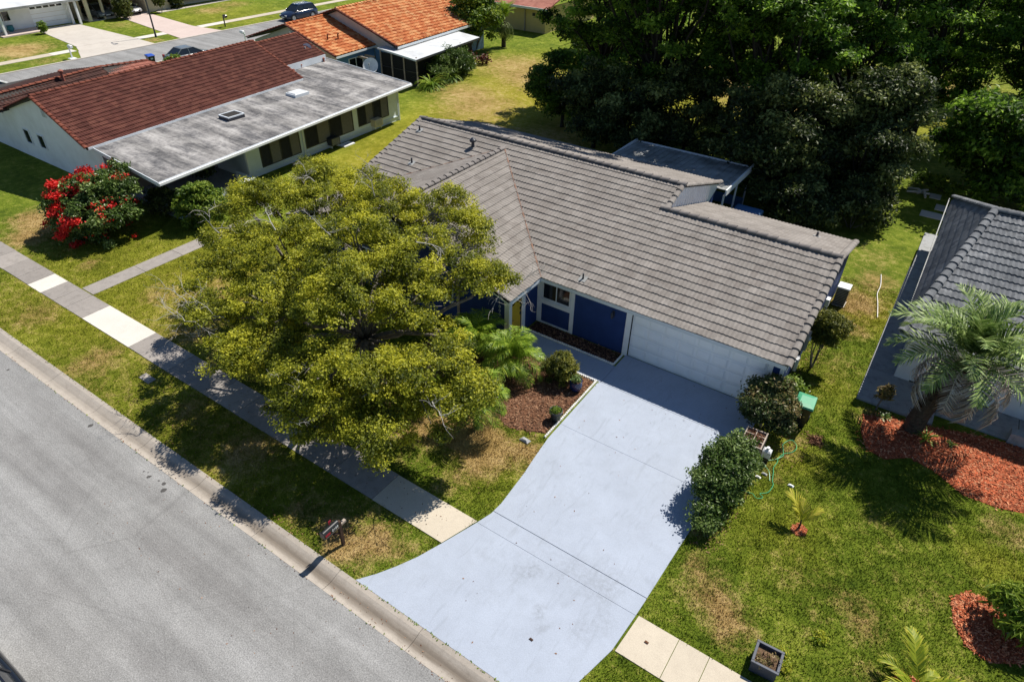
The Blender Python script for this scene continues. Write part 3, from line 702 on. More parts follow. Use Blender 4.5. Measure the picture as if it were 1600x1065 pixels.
# driveway
xl = edge([(0, -.03), (-2.14, -.03), (-5.9, -.0), (-7.0, .12), (-7.73, .22), (-9.2, .33), (-9.7, .3), (-10.26, .14), (-11.45, -.25), (-12.2, -.52), (-12.78, -.8), (-13.3, -1.1), (-13.78, -1.45)])
xr = edge([(0, 5.72), (-5.2, 5.68), (-7.4, 5.58), (-9.95, 5.5), (-11.4, 5.42), (-12.63, 5.12), (-13.78, 4.8)])
drive = thing('driveway', None, None); drive['kind'] = 'structure'
def dslab(y1, y0, x0=None, x1=None, z=.032):
    ys = [y0] + [y for y in (-13.3, -12.78, -12.2, -11.45, -10.26, -9.7, -9.2, -7.73, -7.0, -5.9) if y0 < y < y1] + [y1]
    Lp = [((xl(y) if x0 is None else x0), y) for y in ys]; Rp = [((xr(y) if x1 is None else x1), y) for y in ys]
    MB().prism(Rp + Lp[::-1], -.08, z).build('slab', M['drive'], drive)
dslab(-.0, -2.13, .06); dslab(-2.145, -5.03, None, None, .031); dslab(-5.042, -9.58); dslab(-9.6, -10.22, z=.029); dslab(-10.232, -13.77, z=.031)
MB().prism([(-4.35, -2.12), (.045, -2.12), (.045, -.93), (-4.35, -.93)], -.08, .031).build('slab', M['drive'], drive)
# neighbour's slab on the right
pc = thing('neighbour_patio', None, None); pc['kind'] = 'structure'
for (a, b, c, d, z) in ((8.42, 2.7, 11.0, 4.9, .10), (11.02, 3.42, 13.6, 4.9, .10), (13.62, 3.85, 17, 4.9, .10), (8.42, 4.92, 9.35, 9.9, .09), (8.44, 9.92, 9.35, 14.9, .085), (8.5, 14.92, 9.35, 19.5, .09)):
    MB().bevbox(a, b, -.1, c, d, z, .01).build('slab', M['patio_conc'], pc)
pc2 = struct('neighbour_stepping_slabs', MB().bevbox(8.0, 25.0, -.02, 8.6, 25.8, .03).bevbox(8.5, 23.3, -.02, 9.3, 24.2, .04).bevbox(7.9, 21.9, -.02, 9.2, 22.8, .03), M['far_conc'])
# far side paving
far = thing('far_driveway', None, None); far['kind'] = 'structure'
MB().prism([(-79.6, 15.0), (-68.3, 13.6), (-68.3, 19.4), (-79.6, 19.3)], -.05, .03).build('slab', M['far_conc'], far)
MB().prism([(-68.28, 13.5), (-66.4, 12.8), (-66.4, 19.3), (-68.28, 19.38)], -.05, .028).build('slab', M['far_conc'], far)
MB().prism([(-66.38, 12.7), (-63.78, 11.6), (-63.78, 19.2), (-66.38, 19.3)], -.05, .031).build('slab', M['far_conc'], far)
far2 = thing('carport_driveway', None, None); far2['kind'] = 'structure'
MB().prism([(-79.0, 24.3), (-68.3, 22.8), (-68.3, 26.7), (-77.4, 27.6), (-79, 27.6)], -.05, .03).build('slab', M['pink_conc'], far2)
MB().prism([(-68.28, 22.8), (-63.78, 22.2), (-63.78, 27.3), (-68.28, 26.7)], -.05, .032).build('slab', M['pink_conc'], far2)
fsw = thing('far_sidewalk', None, None); fsw['kind'] = 'structure'
for a, b, m in ((-20, 3, 'walk_buff'), (3.02, 6, 'walk_buff'), (6.02, 10.5, 'walk_buff'), (10.52, 12.75, 'walk_new'), (19.4, 22.8, 'walk_new'), (26.9, 30.4, 'walk_new'), (30.42, 34, 'walk_buff'), (34.02, 40, 'walk_buff'), (40.02, 60, 'walk_buff')):
    MB().prism([(-67.9, a), (-66.75, a), (-66.75, b), (-67.9, b)], -.05, .025).build('slab', M[m], fsw)
struct('porch_step', MB().prism([(-79.0, 11.0), (-78.0, 11.0), (-78.0, 15.0), (-79.0, 15.0)], -.05, .12).prism([(-80.2, 6.0), (-79.02, 6.0), (-79.02, 15.6), (-80.2, 15.6)], -.05, .2), M['pink_conc'])
struct('front_path_far', MB().prism([(-78.8, 28.8), (-77.9, 28.8), (-79.0, 44), (-80.0, 44)], -.05, .03), M['far_conc'])

# mulch beds with loose chips
def bed(name, poly, mat, chipmat, nchips, seed, z=.03, label=None, size=.035):
    mb = MB(); n = len(poly); c = (sum(p[0] for p in poly) / n, sum(p[1] for p in poly) / n)
    inner = [((p[0] - c[0]) * .93 + c[0], (p[1] - c[1]) * .93 + c[1]) for p in poly]
    vs = [(p[0], p[1], .004) for p in poly] + [(p[0], p[1], z) for p in inner]
    fs = [tuple(range(n, 2 * n))] + [(i, (i + 1) % n, n + (i + 1) % n, n + i) for i in range(n)]
    mb.add(vs, fs); b = mb.build(name, mat, None, kind='structure')
    g = np.random.default_rng(seed); xs = [p[0] for p in poly]; ys = [p[1] for p in poly]
    P = []
    while len(P) < nchips:
        q = (g.uniform(min(xs) - .1, max(xs) + .1), g.uniform(min(ys) - .1, max(ys) + .1))
        if poly_in(poly, *q) or (g.random() < .12 and poly_in([((p[0] - c[0]) * 1.08 + c[0], (p[1] - c[1]) * 1.08 + c[1]) for p in poly], *q)): P.append(q)
    P = np.array(P); N = len(P); a = g.uniform(0, 6.283, N); til = g.uniform(-.5, .5, N); s = size * g.uniform(.5, 1.6, N)
    A = np.stack([np.cos(a) * s, np.sin(a) * s, til * s], 1); B = np.stack([-np.sin(a) * s * .3, np.cos(a) * s * .3, g.uniform(-.3, .3, N) * s], 1)
    C = np.concatenate([P, (z + g.uniform(.002, .03, N))[:, None]], 1)
    V = np.stack([C - A - B, C + A - B, C + A + B, C - A + B], 1).reshape(-1, 3)
    link(name + '_chips', mesh_arrays(name + '_chips', V, np.arange(4 * N).reshape(-1, 4), chipmat, np.repeat(g.random(N), 4)), b, kind='stuff')
    return b
bed('mulch_bed', [(-.2, -5.75), (-.2, -2.28), (-1.2, -2.28), (-4.4, -2.28), (-6.8, -2.4), (-7.2, -4.2), (-5.6, -5.2), (-3.8, -5.7), (-2.4, -6.0), (-1.4, -6.25)][::-1], M['mulch_brown'], M['chip_brown'], 9000, 3)
bed('wall_mulch_bed', [(-4.2, -.8), (-.12, -.8), (-.12, -.06), (-4.2, -.06)], M['mulch_dark'], M['chip_brown'], 900, 4)
bed('red_mulch_bed', [(8.85, 1.9), (8.95, .9), (9.3, .1), (9.9, -.1), (10.6, .5), (11.4, .3), (12.3, -.3), (13.3, -.25), (14.6, .2), (16.5, .4), (16.5, 3.9), (13.7, 3.3), (12.3, 3.1), (10.6, 2.5), (9.7, 2.3)], M['mulch_red'], M['chip_red'], 11000, 5)
bed('mango_mulch_ring', [(12.45, -4.7), (12.6, -5.5), (12.95, -6.05), (13.5, -6.2), (14.1, -5.8), (14.6, -5.0), (14.3, -4.3), (13.5, -4.1), (12.8, -4.2)], M['mulch_red'], M['chip_red'], 2600, 6)
bed('seedling_mulch_ring', [(8.1, -4.72), (8.12, -4.95), (8.35, -5.05), (8.55, -4.9), (8.55, -4.65), (8.3, -4.5)], M['mulch_red'], M['chip_red'], 260, 7, .02, size=.025)
bed('corner_mulch_ring', [(11.4, -8.5), (11.6, -9.2), (12.4, -9.2), (12.6, -8.3), (12.2, -7.75), (11.6, -7.7)], M['mulch_red'], M['chip_red'], 700, 8)

# edging stones along the beds (small pale stones, a string of pieces)
edg = thing('garden_edging', 'row of small pale scalloped edging stones around the brown mulch bed beside the driveway', 'edging', (-.1, -5.8, 0))
st = MB()
def stone(mb, x, y, a, w=.088, d=.07, h=.09):
    c, s = math.cos(a), math.sin(a); vs = []
    for (u, v, z, k) in [(-1, -1, 0, 1), (1, -1, 0, 1), (1, 1, 0, 1), (-1, 1, 0, 1), (-1, -1, h * .7, .95), (1, -1, h * .7, .95), (1, 1, h * .7, .95), (-1, 1, h * .7, .95), (-.5, -.5, h, 1), (.5, -.5, h, 1), (.5, .5, h, 1), (-.5, .5, h, 1)]:
        vs.append((x + (u * w * .5 * c - v * d * .5 * s) * k, y + (u * w * .5 * s + v * d * .5 * c) * k, z))
    mb.add(vs, [(0, 1, 5, 4), (1, 2, 6, 5), (2, 3, 7, 6), (3, 0, 4, 7), (4, 5, 9, 8), (5, 6, 10, 9), (6, 7, 11, 10), (7, 4, 8, 11), (8, 9, 10, 11)])
y = -5.9; cnt = 0; smesh = MB(); stone(smesh, 0, 0, 0); sme = smesh.mesh('edging_stone', M['stone_white'])
def put_stone(x, y, a, parent):
    o = link('edging_stone', sme, parent); o.location = (x - parent.location.x, y - parent.location.y, random.uniform(-.01, .01)); o.rotation_euler = (0, 0, a + random.uniform(-.12, .12))
while y < -2.25: put_stone(-.12, y, math.pi / 2, edg); y += .098
xx = -.12
while xx > -4.2: put_stone(xx, -2.2, 0, edg); xx -= .098
edg2 = thing('garden_edging', 'row of small pale edging stones around the dark bed under the front window', 'edging', (-.1, -.86, 0))
xx = -.1
while xx > -4.2: put_stone(xx, -.86, 0, edg2); xx -= .098
yy = -.8
while yy < -.1: put_stone(-.06, yy, math.pi / 2, edg2); yy += .098

# ================================================================== MAIN HOUSE
S = .31
FZ = lambda y: 2.45 + S * (y + .35)
EX0, EX1, EY = -3.95, 6.1, -.35
GRX, GRZ = -10.45, 4.5; SL = .315
GZ = lambda x: GRZ - SL * abs(x - GRX)
H = thing('navy_house', 'navy blue single storey house with grey tile roof and white double garage door', 'house', (-4, 3, 0))
ROOF = Roof(H, M['tile'], .33, .385, lip=.032)
RY, RZ = 6.9, FZ(6.9); GY, GZr = 5.2, FZ(5.2)
def P3(x, y, z): return (x, y, z)
front = [(EX0, EY), (EX1, EY), (EX1, GY), (-1.2, GY), (-1.2, RY), (-16.4, RY), (-16.4, .22), (GRX, 6.26)]
ROOF.plane([(x, y, FZ(y)) for x, y in front], (1, 0, 0), deck=False)
for tri in ([(EX0, EY), (EX1, EY), (EX1, GY), (-1.2, GY)], [(EX0, EY), (-1.2, GY), (-1.2, RY), (GRX, 6.26)], [(GRX, 6.26), (-1.2, RY), (-16.4, RY)], [(-16.4, .22), (GRX, 6.26), (-16.4, RY)]):
    o = MB().slab3([(x, y, FZ(y) - .008) for x, y in tri], .09).build('roof_deck', M['under'], H); at_world(o, H)
ROOF.plane([(EX0, -2.6, GZ(EX0)), (EX0, EY, GZ(EX0)), (GRX, 6.26, GRZ), (GRX, -2.6, GRZ)], (0, 1, 0))
ROOF.plane([(GRX, -2.6, GRZ), (GRX, 6.26, GRZ), (-16.4, .22, GZ(-16.4)), (-16.95, -.3, GZ(-16.95)), (-16.95, -2.6, GZ(-16.95))], (0, 1, 0))
RB = 12.35; zb = RZ - S * (RB - RY)
ROOF.plane([(-1.1, RB, zb), (-16.4, RB, zb), (-16.4, RY, RZ), (-1.1, RY, RZ)], (1, 0, 0))
GB = 10.75; zg = GZr - S * (GB - GY)
ROOF.plane([(EX1 - .1, GB, zg), (-1.2, GB, zg), (-1.2, GY, GZr), (EX1, GY, GZr)], (1, 0, 0))
ROOF.finish()
CAP = cap_mesh(M['tile_cap']); CAPR = cap_mesh(M['tile'], .15, .385)
up = Vector((0, 0, .06))
caps(H, CAP, Vector((-1.0, RY, RZ)) + up, Vector((-16.5, RY, RZ)) + up)
caps(H, CAP, Vector((EX1 + .05, GY, GZr)) + up, Vector((-1.35, GY, GZr)) + up)
caps(H, CAPR, Vector((EX1 - .02, EY - .04, FZ(EY - .04))) + up * .3, Vector((EX1 - .02, GY, GZr)) + up * .3, .405)
caps(H, CAPR, Vector((EX1 - .1, GB, zg)) + up * .3, Vector((EX1 - .02, GY, GZr)) + up * .3, .4)
caps(H, CAPR, Vector((-1.16, GY, GZr)) + up * .3, Vector((-1.16, RY, RZ)) + up * .3, .4)
caps(H, CAPR, Vector((-1.1, RB, zb)) + up * .3, Vector((-1.1, RY, RZ)) + up * .3, .4)
caps(H, CAP, Vector((GRX, -2.65, GRZ)) + up, Vector((GRX, 6.2, GRZ)) + up)
caps(H, CAPR, Vector((-16.45, .2, FZ(.2))) + up * .2, Vector((-16.45, RY, RZ)) + up * .2, .4)
# valley flashing
for a, b in (((EX0, EY), (GRX, 6.26)), ((-16.4, .22), (GRX, 6.26))):
    n = 22; m = MB()
    for i in range(n):
        t0 = i / n; t1 = (i + .96) / n; A = Vector((a[0] + (b[0] - a[0]) * t0, a[1] + (b[1] - a[1]) * t0, 0)); B = Vector((a[0] + (b[0] - a[0]) * t1, a[1] + (b[1] - a[1]) * t1, 0))
        A.z = FZ(A.y) + .056; B.z = FZ(B.y) + .056; s = Vector((B.y - A.y, -(B.x - A.x), 0)).normalized() * (.022 + .014 * math.sin(i * 3.7))
        m.add([A - s, A + s, B + s, B - s], [(0, 1, 2, 3)])
    part(H, 'valley_flashing', m, M['valley'])
# walls
wl = MB()
wl.prism([(-4.3, .0), (.02, 0), (.02, .2), (-4.3, .2)], 0, 2.36)
wl.box(.02, 0, 2.22, 5.5, .2, 2.36); wl.box(5.5, 0, 0, 5.95, .2, 2.36)
wl.prism([(5.75, .2), (5.95, .2), (5.95, 5.2), (5.75, 5.2)], 0, [2.45, 2.45, 4.0, 4.0]); wl.prism([(5.75, 5.2), (5.95, 5.2), (5.95, 10.3), (5.75, 10.3)], 0, [4.0, 4.0, 2.42, 2.42])
wl.box(-1.4, 10.1, 0, 5.75, 10.3, 2.35); wl.box(-1.42, 5.3, 0, -1.22, 12.0, 2.9); wl.box(-16.1, 11.8, 0, -1.42, 12.0, 2.9)
wl.prism([(-16.3, -2.1), (-16.1, -2.1), (-16.1, 11.8), (-16.3, 11.8)], 0, 2.35)
wl.box(-16.1, -2.1, 0, -4.5, -1.9, 2.3)
wl.prism([(-4.5, -2.1), (-4.3, -2.1), (-4.3, -1.95), (-4.5, -1.95)], 0, 2.35); wl.box(-4.5, -1.2, 0, -4.3, 0, 2.3); wl.box(-4.5, -1.95, 2.08, -4.3, -1.2, 2.3)
# front gable triangle
wl.add([(-16.3, -2.1, 2.3), (-4.3, -2.1, 2.3), (-10.45, -2.1, 4.3), (-16.3, -1.95, 2.3), (-4.3, -1.95, 2.3), (-10.45, -1.95, 4.3)], [(0, 1, 2), (5, 4, 3)])
part(H, 'wall', wl, M['navy'])
part(H, 'interior', MB().box(-4.2, .8, .05, 5.6, 1.0, 2.3).box(-16, -1.8, .05, -4.6, .6, 2.2), M['dark'])
# step wall between the two roofs, with ribbed siding
stp = MB(); stp.add([(-1.19, GY, FZ(GY) - .05), (-1.19, GB, zg - .4), (-1.19, RB - .15, zb - .35), (-1.19, RB - .15, zb), (-1.19, RY, RZ - .02)], [(0, 1, 2, 3, 4)])
part(H, 'gable_wall', stp, M['white'])
for i in range(17):
    y = 5.6 + i * .33
    if y > 11.9: break
    zt = min(FZ(y), RZ - S * (y - RY) if y > RY else 9) - .16; zl = max(0.5, GZr - S * (y - GY) + .02)
    m = MB(); m.prism([(-1.19, y), (-1.155, y + .03), (-1.155, y + .13), (-1.19, y + .16)], zl if y < GB else 2.2, max(zl + .05, zt)); part(H, 'siding_rib', m, M['white'])
part(H, 'rake_board', MB().add([(-1.14, RY, RZ - .16), (-1.14, RB, zb - .16), (-1.14, RB, zb - .01), (-1.14, RY, RZ - .01), (-1.17, RY, RZ - .16), (-1.17, RB, zb - .16), (-1.17, RB, zb - .01), (-1.17, RY, RZ - .01)], [(0, 1, 2, 3), (7, 6, 5, 4), (0, 4, 5, 1)]), M['fascia'])
# fascia boards
def board(a, b, h=.16, t=.03, out=(0, -1, 0), name='fascia', mat='fascia', drop=.02):
    a = Vector(a); b = Vector(b); o = Vector(out) * t; dn = Vector((0, 0, -h)); s = Vector((0, 0, -drop)); m = MB()
    v = [a + s, b + s, b + s + dn, a + s + dn]; v += [p + o for p in v]
    m.add(v, [(0, 1, 2, 3), (7, 6, 5, 4), (0, 4, 5, 1), (3, 2, 6, 7), (0, 3, 7, 4), (1, 5, 6, 2)]); return part(H, name, m, M[mat])
board((EX0 - .02, EY + .03, FZ(EY)), (EX1, EY + .03, FZ(EY))); board((EX0 - .03, -2.58, GZ(EX0)), (EX0 - .03, EY, GZ(EX0)), out=(1, 0, 0))
board((EX0, -2.57, GZ(EX0)), (GRX, -2.57, GRZ)); board((GRX, -2.57, GRZ), (-16.95, -2.57, GZ(-16.95)))
board((EX1 - .02, EY, FZ(EY)), (EX1 - .02, GY, GZr), .24, .03, (1, 0, 0)); board((EX1 - .02, GY, GZr), (EX1 - .12, GB, zg), .24, .03, (1, 0, 0))
board((-16.4, .2, FZ(.2)), (-16.4, RY, RZ), .2, .03, (-1, 0, 0))
# soffits
part(H, 'soffit', MB().box(-4.2, -.32, 2.25, 6.05, 0, 2.28).box(-4.3, -2.5, 2.2, -3.98, 0, 2.23), M['white'])
# garage door: four sections of eight raised panels
gd = MB().box(.12, .07, .01, 5.42, .11, 2.15); gd.box(.12, .055, .01, 5.42, .07, .05)
door = part(H, 'garage_door', gd, M['door_white'])
pw = (5.42 - .12) / 8; ph = 2.14 / 4; pm = MB()
pm.add([(0, 0, 0), (pw - .1, 0, 0), (pw - .1, 0, ph - .12), (0, 0, ph - .12), (.05, -.026, .05), (pw - .15, -.026, .05), (pw - .15, -.026, ph - .17), (.05, -.026, ph - .17)], [(0, 1, 5, 4), (1, 2, 6, 5), (2, 3, 7, 6), (3, 0, 4, 7), (4, 5, 6, 7)])
pme = pm.mesh('panel', M['door_white'])
for r_ in range(4):
    for c_ in range(8):
        o = link('panel', pme, door); o.location = (.12 + pw * c_ + .05, .066, .01 + ph * r_ + .06)
sj = MB()
for r_ in range(1, 4): sj.box(.12, .062, ph * r_ + .002, 5.42, .0695, ph * r_ + .016)
sj.build('section_joint', M['fascia'], door)
# trim
for (a, b, z0, z1) in ((-.13, .1, 0, 2.28), (5.44, 5.62, 0, 2.28)): part(H, 'door_trim', MB().box(a, -.035, z0, b, -.002, z1), M['white'])
part(H, 'door_trim', MB().box(.1, -.03, 2.17, 5.44, -.002, 2.28), M['white'])
part(H, 'wall_trim', MB().box(5.86, -.03, 0, 5.98, .14, 2.3), M['white'])
for (a, b) in ((-4.28, -4.06), (-2.66, -2.48)): part(H, 'window_trim', MB().box(a, -.035, .02, b, -.002, 2.26), M['white'])
for (z0, z1) in ((.02, .1), (1.02, 1.26), (2.16, 2.27)): part(H, 'window_trim', MB().box(-4.06, -.032, z0, -2.66, -.002, z1), M['white'])
part(H, 'window_sill', MB().bevbox(-4.05, -.09, 1.2, -2.67, -.036, 1.25), M['white'])
window(H, 'y', -.0, -4.04, -2.68, 1.27, 2.15, -1, M['white'], M['glass'], .05, 1, .03)
# entry in the side of the gable
for (a, b) in ((-2.18, -1.97), (-1.22, -.98)): part(H, 'door_trim', MB().box(-4.299, a, 0, -4.262, b, 2.24), M['white'])
part(H, 'corner_trim', MB().box(-4.52, -2.14, 0, -4.3, -2.101, 2.24), M['white'])
ed = part(H, 'entry_door', MB().box(-4.4, -1.97, .05, -4.34, -1.22, 2.08), M['yellow'])
dg = MB()
for k in range(7):
    t0 = math.pi * k / 7 + .06; t1 = math.pi * (k + 1) / 7 - .06; cy, cz = -1.6, 1.68
    dg.add([(-4.333, cy + .1 * math.cos(t0), cz + .1 * math.sin(t0)), (-4.333, cy + .3 * math.cos(t0), cz + .3 * math.sin(t0)), (-4.333, cy + .3 * math.cos(t1), cz + .3 * math.sin(t1)), (-4.333, cy + .1 * math.cos(t1), cz + .1 * math.sin(t1))], [(0, 1, 2, 3), (3, 2, 1, 0)])
dg.build('dark_fan', M['glass'], ed)  # dark arch shape put in for shadow/hanging plant over the door
hg = MB()
for z in (1.0, 1.25, 1.5, 1.75): hg.box(-4.34, -1.3, z, -4.325, -1.235, z + .13)  # dark pieces down the hinge side, no glazing
hg.build('dark_hinge_piece', M['black'], ed); MB().tube([(-4.34, -1.88, 1.0), (-4.28, -1.88, 1.0), (-4.28, -1.8, 1.0)], .012).build('handle', M['black_metal'], ed)
part(H, 'threshold', MB().bevbox(-4.42, -1.97, .0, -4.2, -1.22, .05), M['alu'])
for (a, b) in ((-7.0, -6.86), (-9.6, -9.46), (-13.5, -13.36)): part(H, 'wall_trim', MB().box(a, -2.14, 0, b, -2.101, 2.26), M['wood_old'])
window(H, 'y', -2.1, -9.3, -7.2, .9, 2.0, -1, M['white'], M['glass'], .06, 1, .05)
window(H, 'y', -2.1, -13.2, -11.2, .9, 2.0, -1, M['white'], M['glass'], .06, 1, .05)
# street number, four small pale digits one above the other
def text_obj(txt, loc, rot, size, mat, parent, name, align='CENTER', vert=False):
    cu = bpy.data.curves.new(name, 'FONT'); cu.body = txt; cu.size = size; cu.extrude = .004; cu.align_x = align; cu.align_y = 'CENTER'; cu.space_line = .9
    tmp = bpy.data.objects.new(name, cu); dg_ = bpy.context.evaluated_depsgraph_get(); COL.objects.link(tmp); bpy.context.view_layer.update()
    me = bpy.data.meshes.new_from_object(tmp.evaluated_get(bpy.context.evaluated_depsgraph_get())); bpy.data.objects.remove(tmp)
    me.materials.clear(); me.materials.append(mat); o = link(name, me, parent); o.matrix_local = Matrix.Translation(Vector(loc) - Vector(parent.location)) @ Matrix(rot).to_4x4(); return o
RY_ = ((1, 0, 0), (0, 0, -1), (0, 1, 0))     # facing -y
for k, ch in enumerate("1009"): text_obj(ch, (-4.78, -2.108, 1.85 - k * .2), RY_, .2, M['ink_white'], H, 'house_number')
# wall lantern
ln = MB().box(-.75, -.03, 1.62, -.65, -.002, 1.9); ln.tube([(-.7, -.03, 1.85), (-.7, -.1, 1.9), (-.7, -.13, 1.86)], .012); ln.lathe([(.03, 1.6), (.055, 1.64), (.065, 1.8), (.02, 1.88)], -.7, -.13, 8)
lw = part(H, 'wall_lantern', ln, M['black_metal']); MB().lathe([(.035, 1.65), (.05, 1.66), (.055, 1.78), (.04, 1.79)], -.7, -.133, 8).build('lamp_glass', M['cream'], lw)
# vents through the roof
def vent(x, y, h, r, hood=False, z0=None):
    z = FZ(y) if z0 is None else z0; m = MB()
    w_ = .16; sg = S if z0 is None else -S; m.slab3([(x - w_, y - w_, z - sg * w_ + .06), (x + w_, y - w_, z - sg * w_ + .06), (x + w_, y + w_, z + sg * w_ + .06), (x - w_, y + w_, z + sg * w_ + .06)], .015)
    v = part(H, 'vent_flashing', m, M['tile'] if hood else M['metal_grey']); p = MB().lathe([(r * 1.5, z - .02), (r * 1.2, z + .1), (r, z + .12), (r, z + h)], x, y, 10)
    if hood: p.lathe([(r * 1.1, z + h - .12), (r * 2.1, z + h - .1), (r * 2.1, z + h), (r * .8, z + h + .09), (.01, z + h + .11)], x, y, 12)
    p.build('vent_pipe', M['black_metal'] if not hood else M['black_metal'], v)
vent(-12.05, 5.75, .42, .08, True); vent(-14.3, 3.55, .3, .045); vent(-15.75, 5.9, .3, .045); vent(-2.33, .25, .28, .035); vent(4.55, 9.0, .25, .05, z0=GZr - S * 3.8)
# meter boxes and pipes on the right wall
mt = MB().box(5.952, 2.3, .5, 6.12, 2.62, 1.05); part(H, 'meter_box', mt, M['metal_white'])
mt = MB().box(5.952, 3.1, 1.0, 6.14, 3.45, 1.75); part(H, 'meter_box', mt, M['metal_grey'])
mt = MB().box(5.952, 3.95, 1.2, 6.1, 4.2, 1.75); part(H, 'meter_box', mt, M['metal_white'])
part(H, 'meter_glass', MB().tube([(6.1, 3.28, 1.5), (6.2, 3.28, 1.5)], .09, 12), M['lamp_glass'])
part(H, 'conduit', MB().tube([(6.0, 3.0, .0), (6.0, 3.0, 2.3)], .03, 6).tube([(6.0, 2.2, .0), (6.0, 2.2, 1.0), (6.02, 2.3, 1.0)], .025, 6).tube([(6.0, 6.9, .3), (6.0, 6.9, 1.3)], .04, 6), M['black_metal'])
part(H, 'hose_bib_box', MB().box(5.952, 6.7, 1.1, 6.1, 7.0, 1.45), M['white'])
ac = thing('air_conditioner_unit', 'white topped dark outdoor air conditioner standing by the right wall', 'air conditioner', (6.3, 9.3, 0)); ac.scale = (.82, .82, .9)
MB().box(-.33, -.35, .0, .33, .35, .06).build('pad', M['far_conc'], ac); MB().box(-.3, -.32, .06, .3, .32, 1.0).build('casing', M['black_metal'], ac); MB().bevbox(-.33, -.35, 1.0, .33, .35, 1.08, .02).build('lid', M['white'], ac)
m = MB()
for k in range(10): m.box(-.31, -.3, .14 + k * .085, -.302, .3, .17 + k * .085); m.box(-.27, -.332, .14 + k * .085, .27, -.322, .17 + k * .085)
m.build('grille', M['metal_grey'], ac)
# patio roof at the back
pr_ = MB(); PZ = lambda y: 2.62 - .05 * (y - 12.4)
for i in range(20):
    x0 = -7.9 + i * .355
    if x0 > -1.0: break
    m = MB(); m.slab3([(x0, 12.45, PZ(12.45)), (x0 + .335, 12.45, PZ(12.45)), (x0 + .335, 16.85, PZ(16.85)), (x0, 16.85, PZ(16.85))], .04)
    m.slab3([(x0 + .335, 12.45, PZ(12.45) + .03), (x0 + .353, 12.45, PZ(12.45) + .03), (x0 + .353, 16.85, PZ(16.85) + .03), (x0 + .335, 16.85, PZ(16.85) + .03)], .07)
    part(H, 'patio_roof_panel', m, M['metal_grey'])
part(H, 'patio_fascia', MB().box(-.78, 12.42, 2.3, -.7, 16.95, 2.62).box(-7.95, 16.86, 2.22, -.78, 16.95, 2.46).box(-8.0, 12.5, 2.3, -7.92, 16.95, 2.55), M['white'])
for (x, y) in ((-.85, 12.6), (-.85, 14.7), (-.85, 16.8), (-3.2, 16.8), (-5.6, 16.8), (-7.85, 16.8)): part(H, 'patio_post', MB().box(x - .04, y - .04, 0, x + .04, y + .04, 2.25), M['white'])
part(H, 'screen_wall', MB().box(-.87, 12.65, .0, -.855, 16.75, .6).box(-7.8, 16.78, 0, -.9, 16.79, .6), M['bh_blue'])
cov = thing('covered_table', 'blue tarpaulin covered patio table behind the house under the trees', 'table', (-.1, 14.6, 0))
MB().bevbox(-.6, -.5, .15, .9, .5, .95, .08).build('tarpaulin', M['bh_blue'], cov)
for a in (-.5, .8):
    for b in (-.42, .42): MB().tube([(a, b, 0), (a, b, .2)], .03).build('leg', M['alu'], cov)

# ================================================================== LEFT NEIGHBOUR (flat grey roof + maroon tiles)
N = thing('white_house', 'white house with maroon tile roof and long stained grey flat roof', 'house', (-33, 6, 0))
O_ = (-24.7, -4.2); DV = (-.088, 1.0); DU = (1, -.055)
def LP(u, v, z): return (O_[0] + DU[0] * u + DV[0] * v, O_[1] + DU[1] * u + DV[1] * v, z)
TU, TR = -6.7, -12.2          # eave and ridge of the tile roof in u
fr = MB()
rp = [LP(0, 0, 2.62), LP(0, 21.4, 2.62), LP(-10.4, 21.4, 2.95), LP(-10.4, 16.0, 2.95), LP(TU, 16.0, 2.86), LP(TU, 0, 2.86)]
fr.slab3([rp[0], rp[1], rp[4], rp[5]][::1], .12); fr.slab3([LP(TU, 15.98, 2.857), rp[1], rp[2], rp[3]], .11)
flat = part(N, 'flat_roof', fr, M['flatroof'])
def lboard(a, b, h, out, name='fascia', mat='fascia', t=.04, drop=-.02):
    a = Vector(a); b = Vector(b); o = Vector(out) * t; v = [a + Vector((0, 0, -drop)), b + Vector((0, 0, -drop)), b + Vector((0, 0, -h)), a + Vector((0, 0, -h))]; v += [p + o for p in v]
    return part(N, name, MB().add(v, [(0, 1, 2, 3), (7, 6, 5, 4), (0, 4, 5, 1), (3, 2, 6, 7), (0, 3, 7, 4), (1, 5, 6, 2)]), M[mat])
lboard(LP(.01, -.04, 2.64), LP(.01, 21.4, 2.64), .2, (1, 0, 0)); lboard(LP(0, -.01, 2.64), LP(TU, -.01, 2.88), .2, (0, -1, 0)); lboard(LP(0, 21.41, 2.64), LP(-10.4, 21.41, 2.97), .2, (0, 1, 0))
lboard(LP(.05, -.04, 2.6), LP(.05, 21.4, 2.6), .1, (1, 0, 0), 'gutter', 'white', .1)
NR = Roof(N, M['tile_maroon'], .34, .36, amp=.045, lip=.045, limit=0)
ez, rz = 2.93, 4.72
NR.plane([LP(TU, -.35, ez), LP(TU, 16.3, ez), LP(TR, 16.3, rz), LP(TR, -.35, rz)], (DV[0], DV[1], 0))
NR.plane([LP(TR, -.35, rz), LP(TR, 16.3, rz), LP(TR * 2 - TU, 16.3, ez), LP(TR * 2 - TU, -.35, ez)], (DV[0], DV[1], 0))
NR.plane([LP(-9.0, 16.3, 3.35), LP(-9.0, 20.9, 3.35), LP(-12.35, 20.9, 4.45), LP(-12.35, 16.3, 4.45)], (DV[0], DV[1], 0))
NR.plane([LP(-12.35, 16.3, 4.45), LP(-12.35, 20.9, 4.45), LP(-15.7, 20.9, 3.35), LP(-15.7, 16.3, 3.35)], (DV[0], DV[1], 0))
NR.finish()
NC = cap_mesh(M['tile_maroon_cap'], .13, .38); u_ = Vector((0, 0, .05))
caps(N, NC, Vector(LP(TR, -.4, rz)) + u_, Vector(LP(TR, 16.35, rz)) + u_, .38, True)
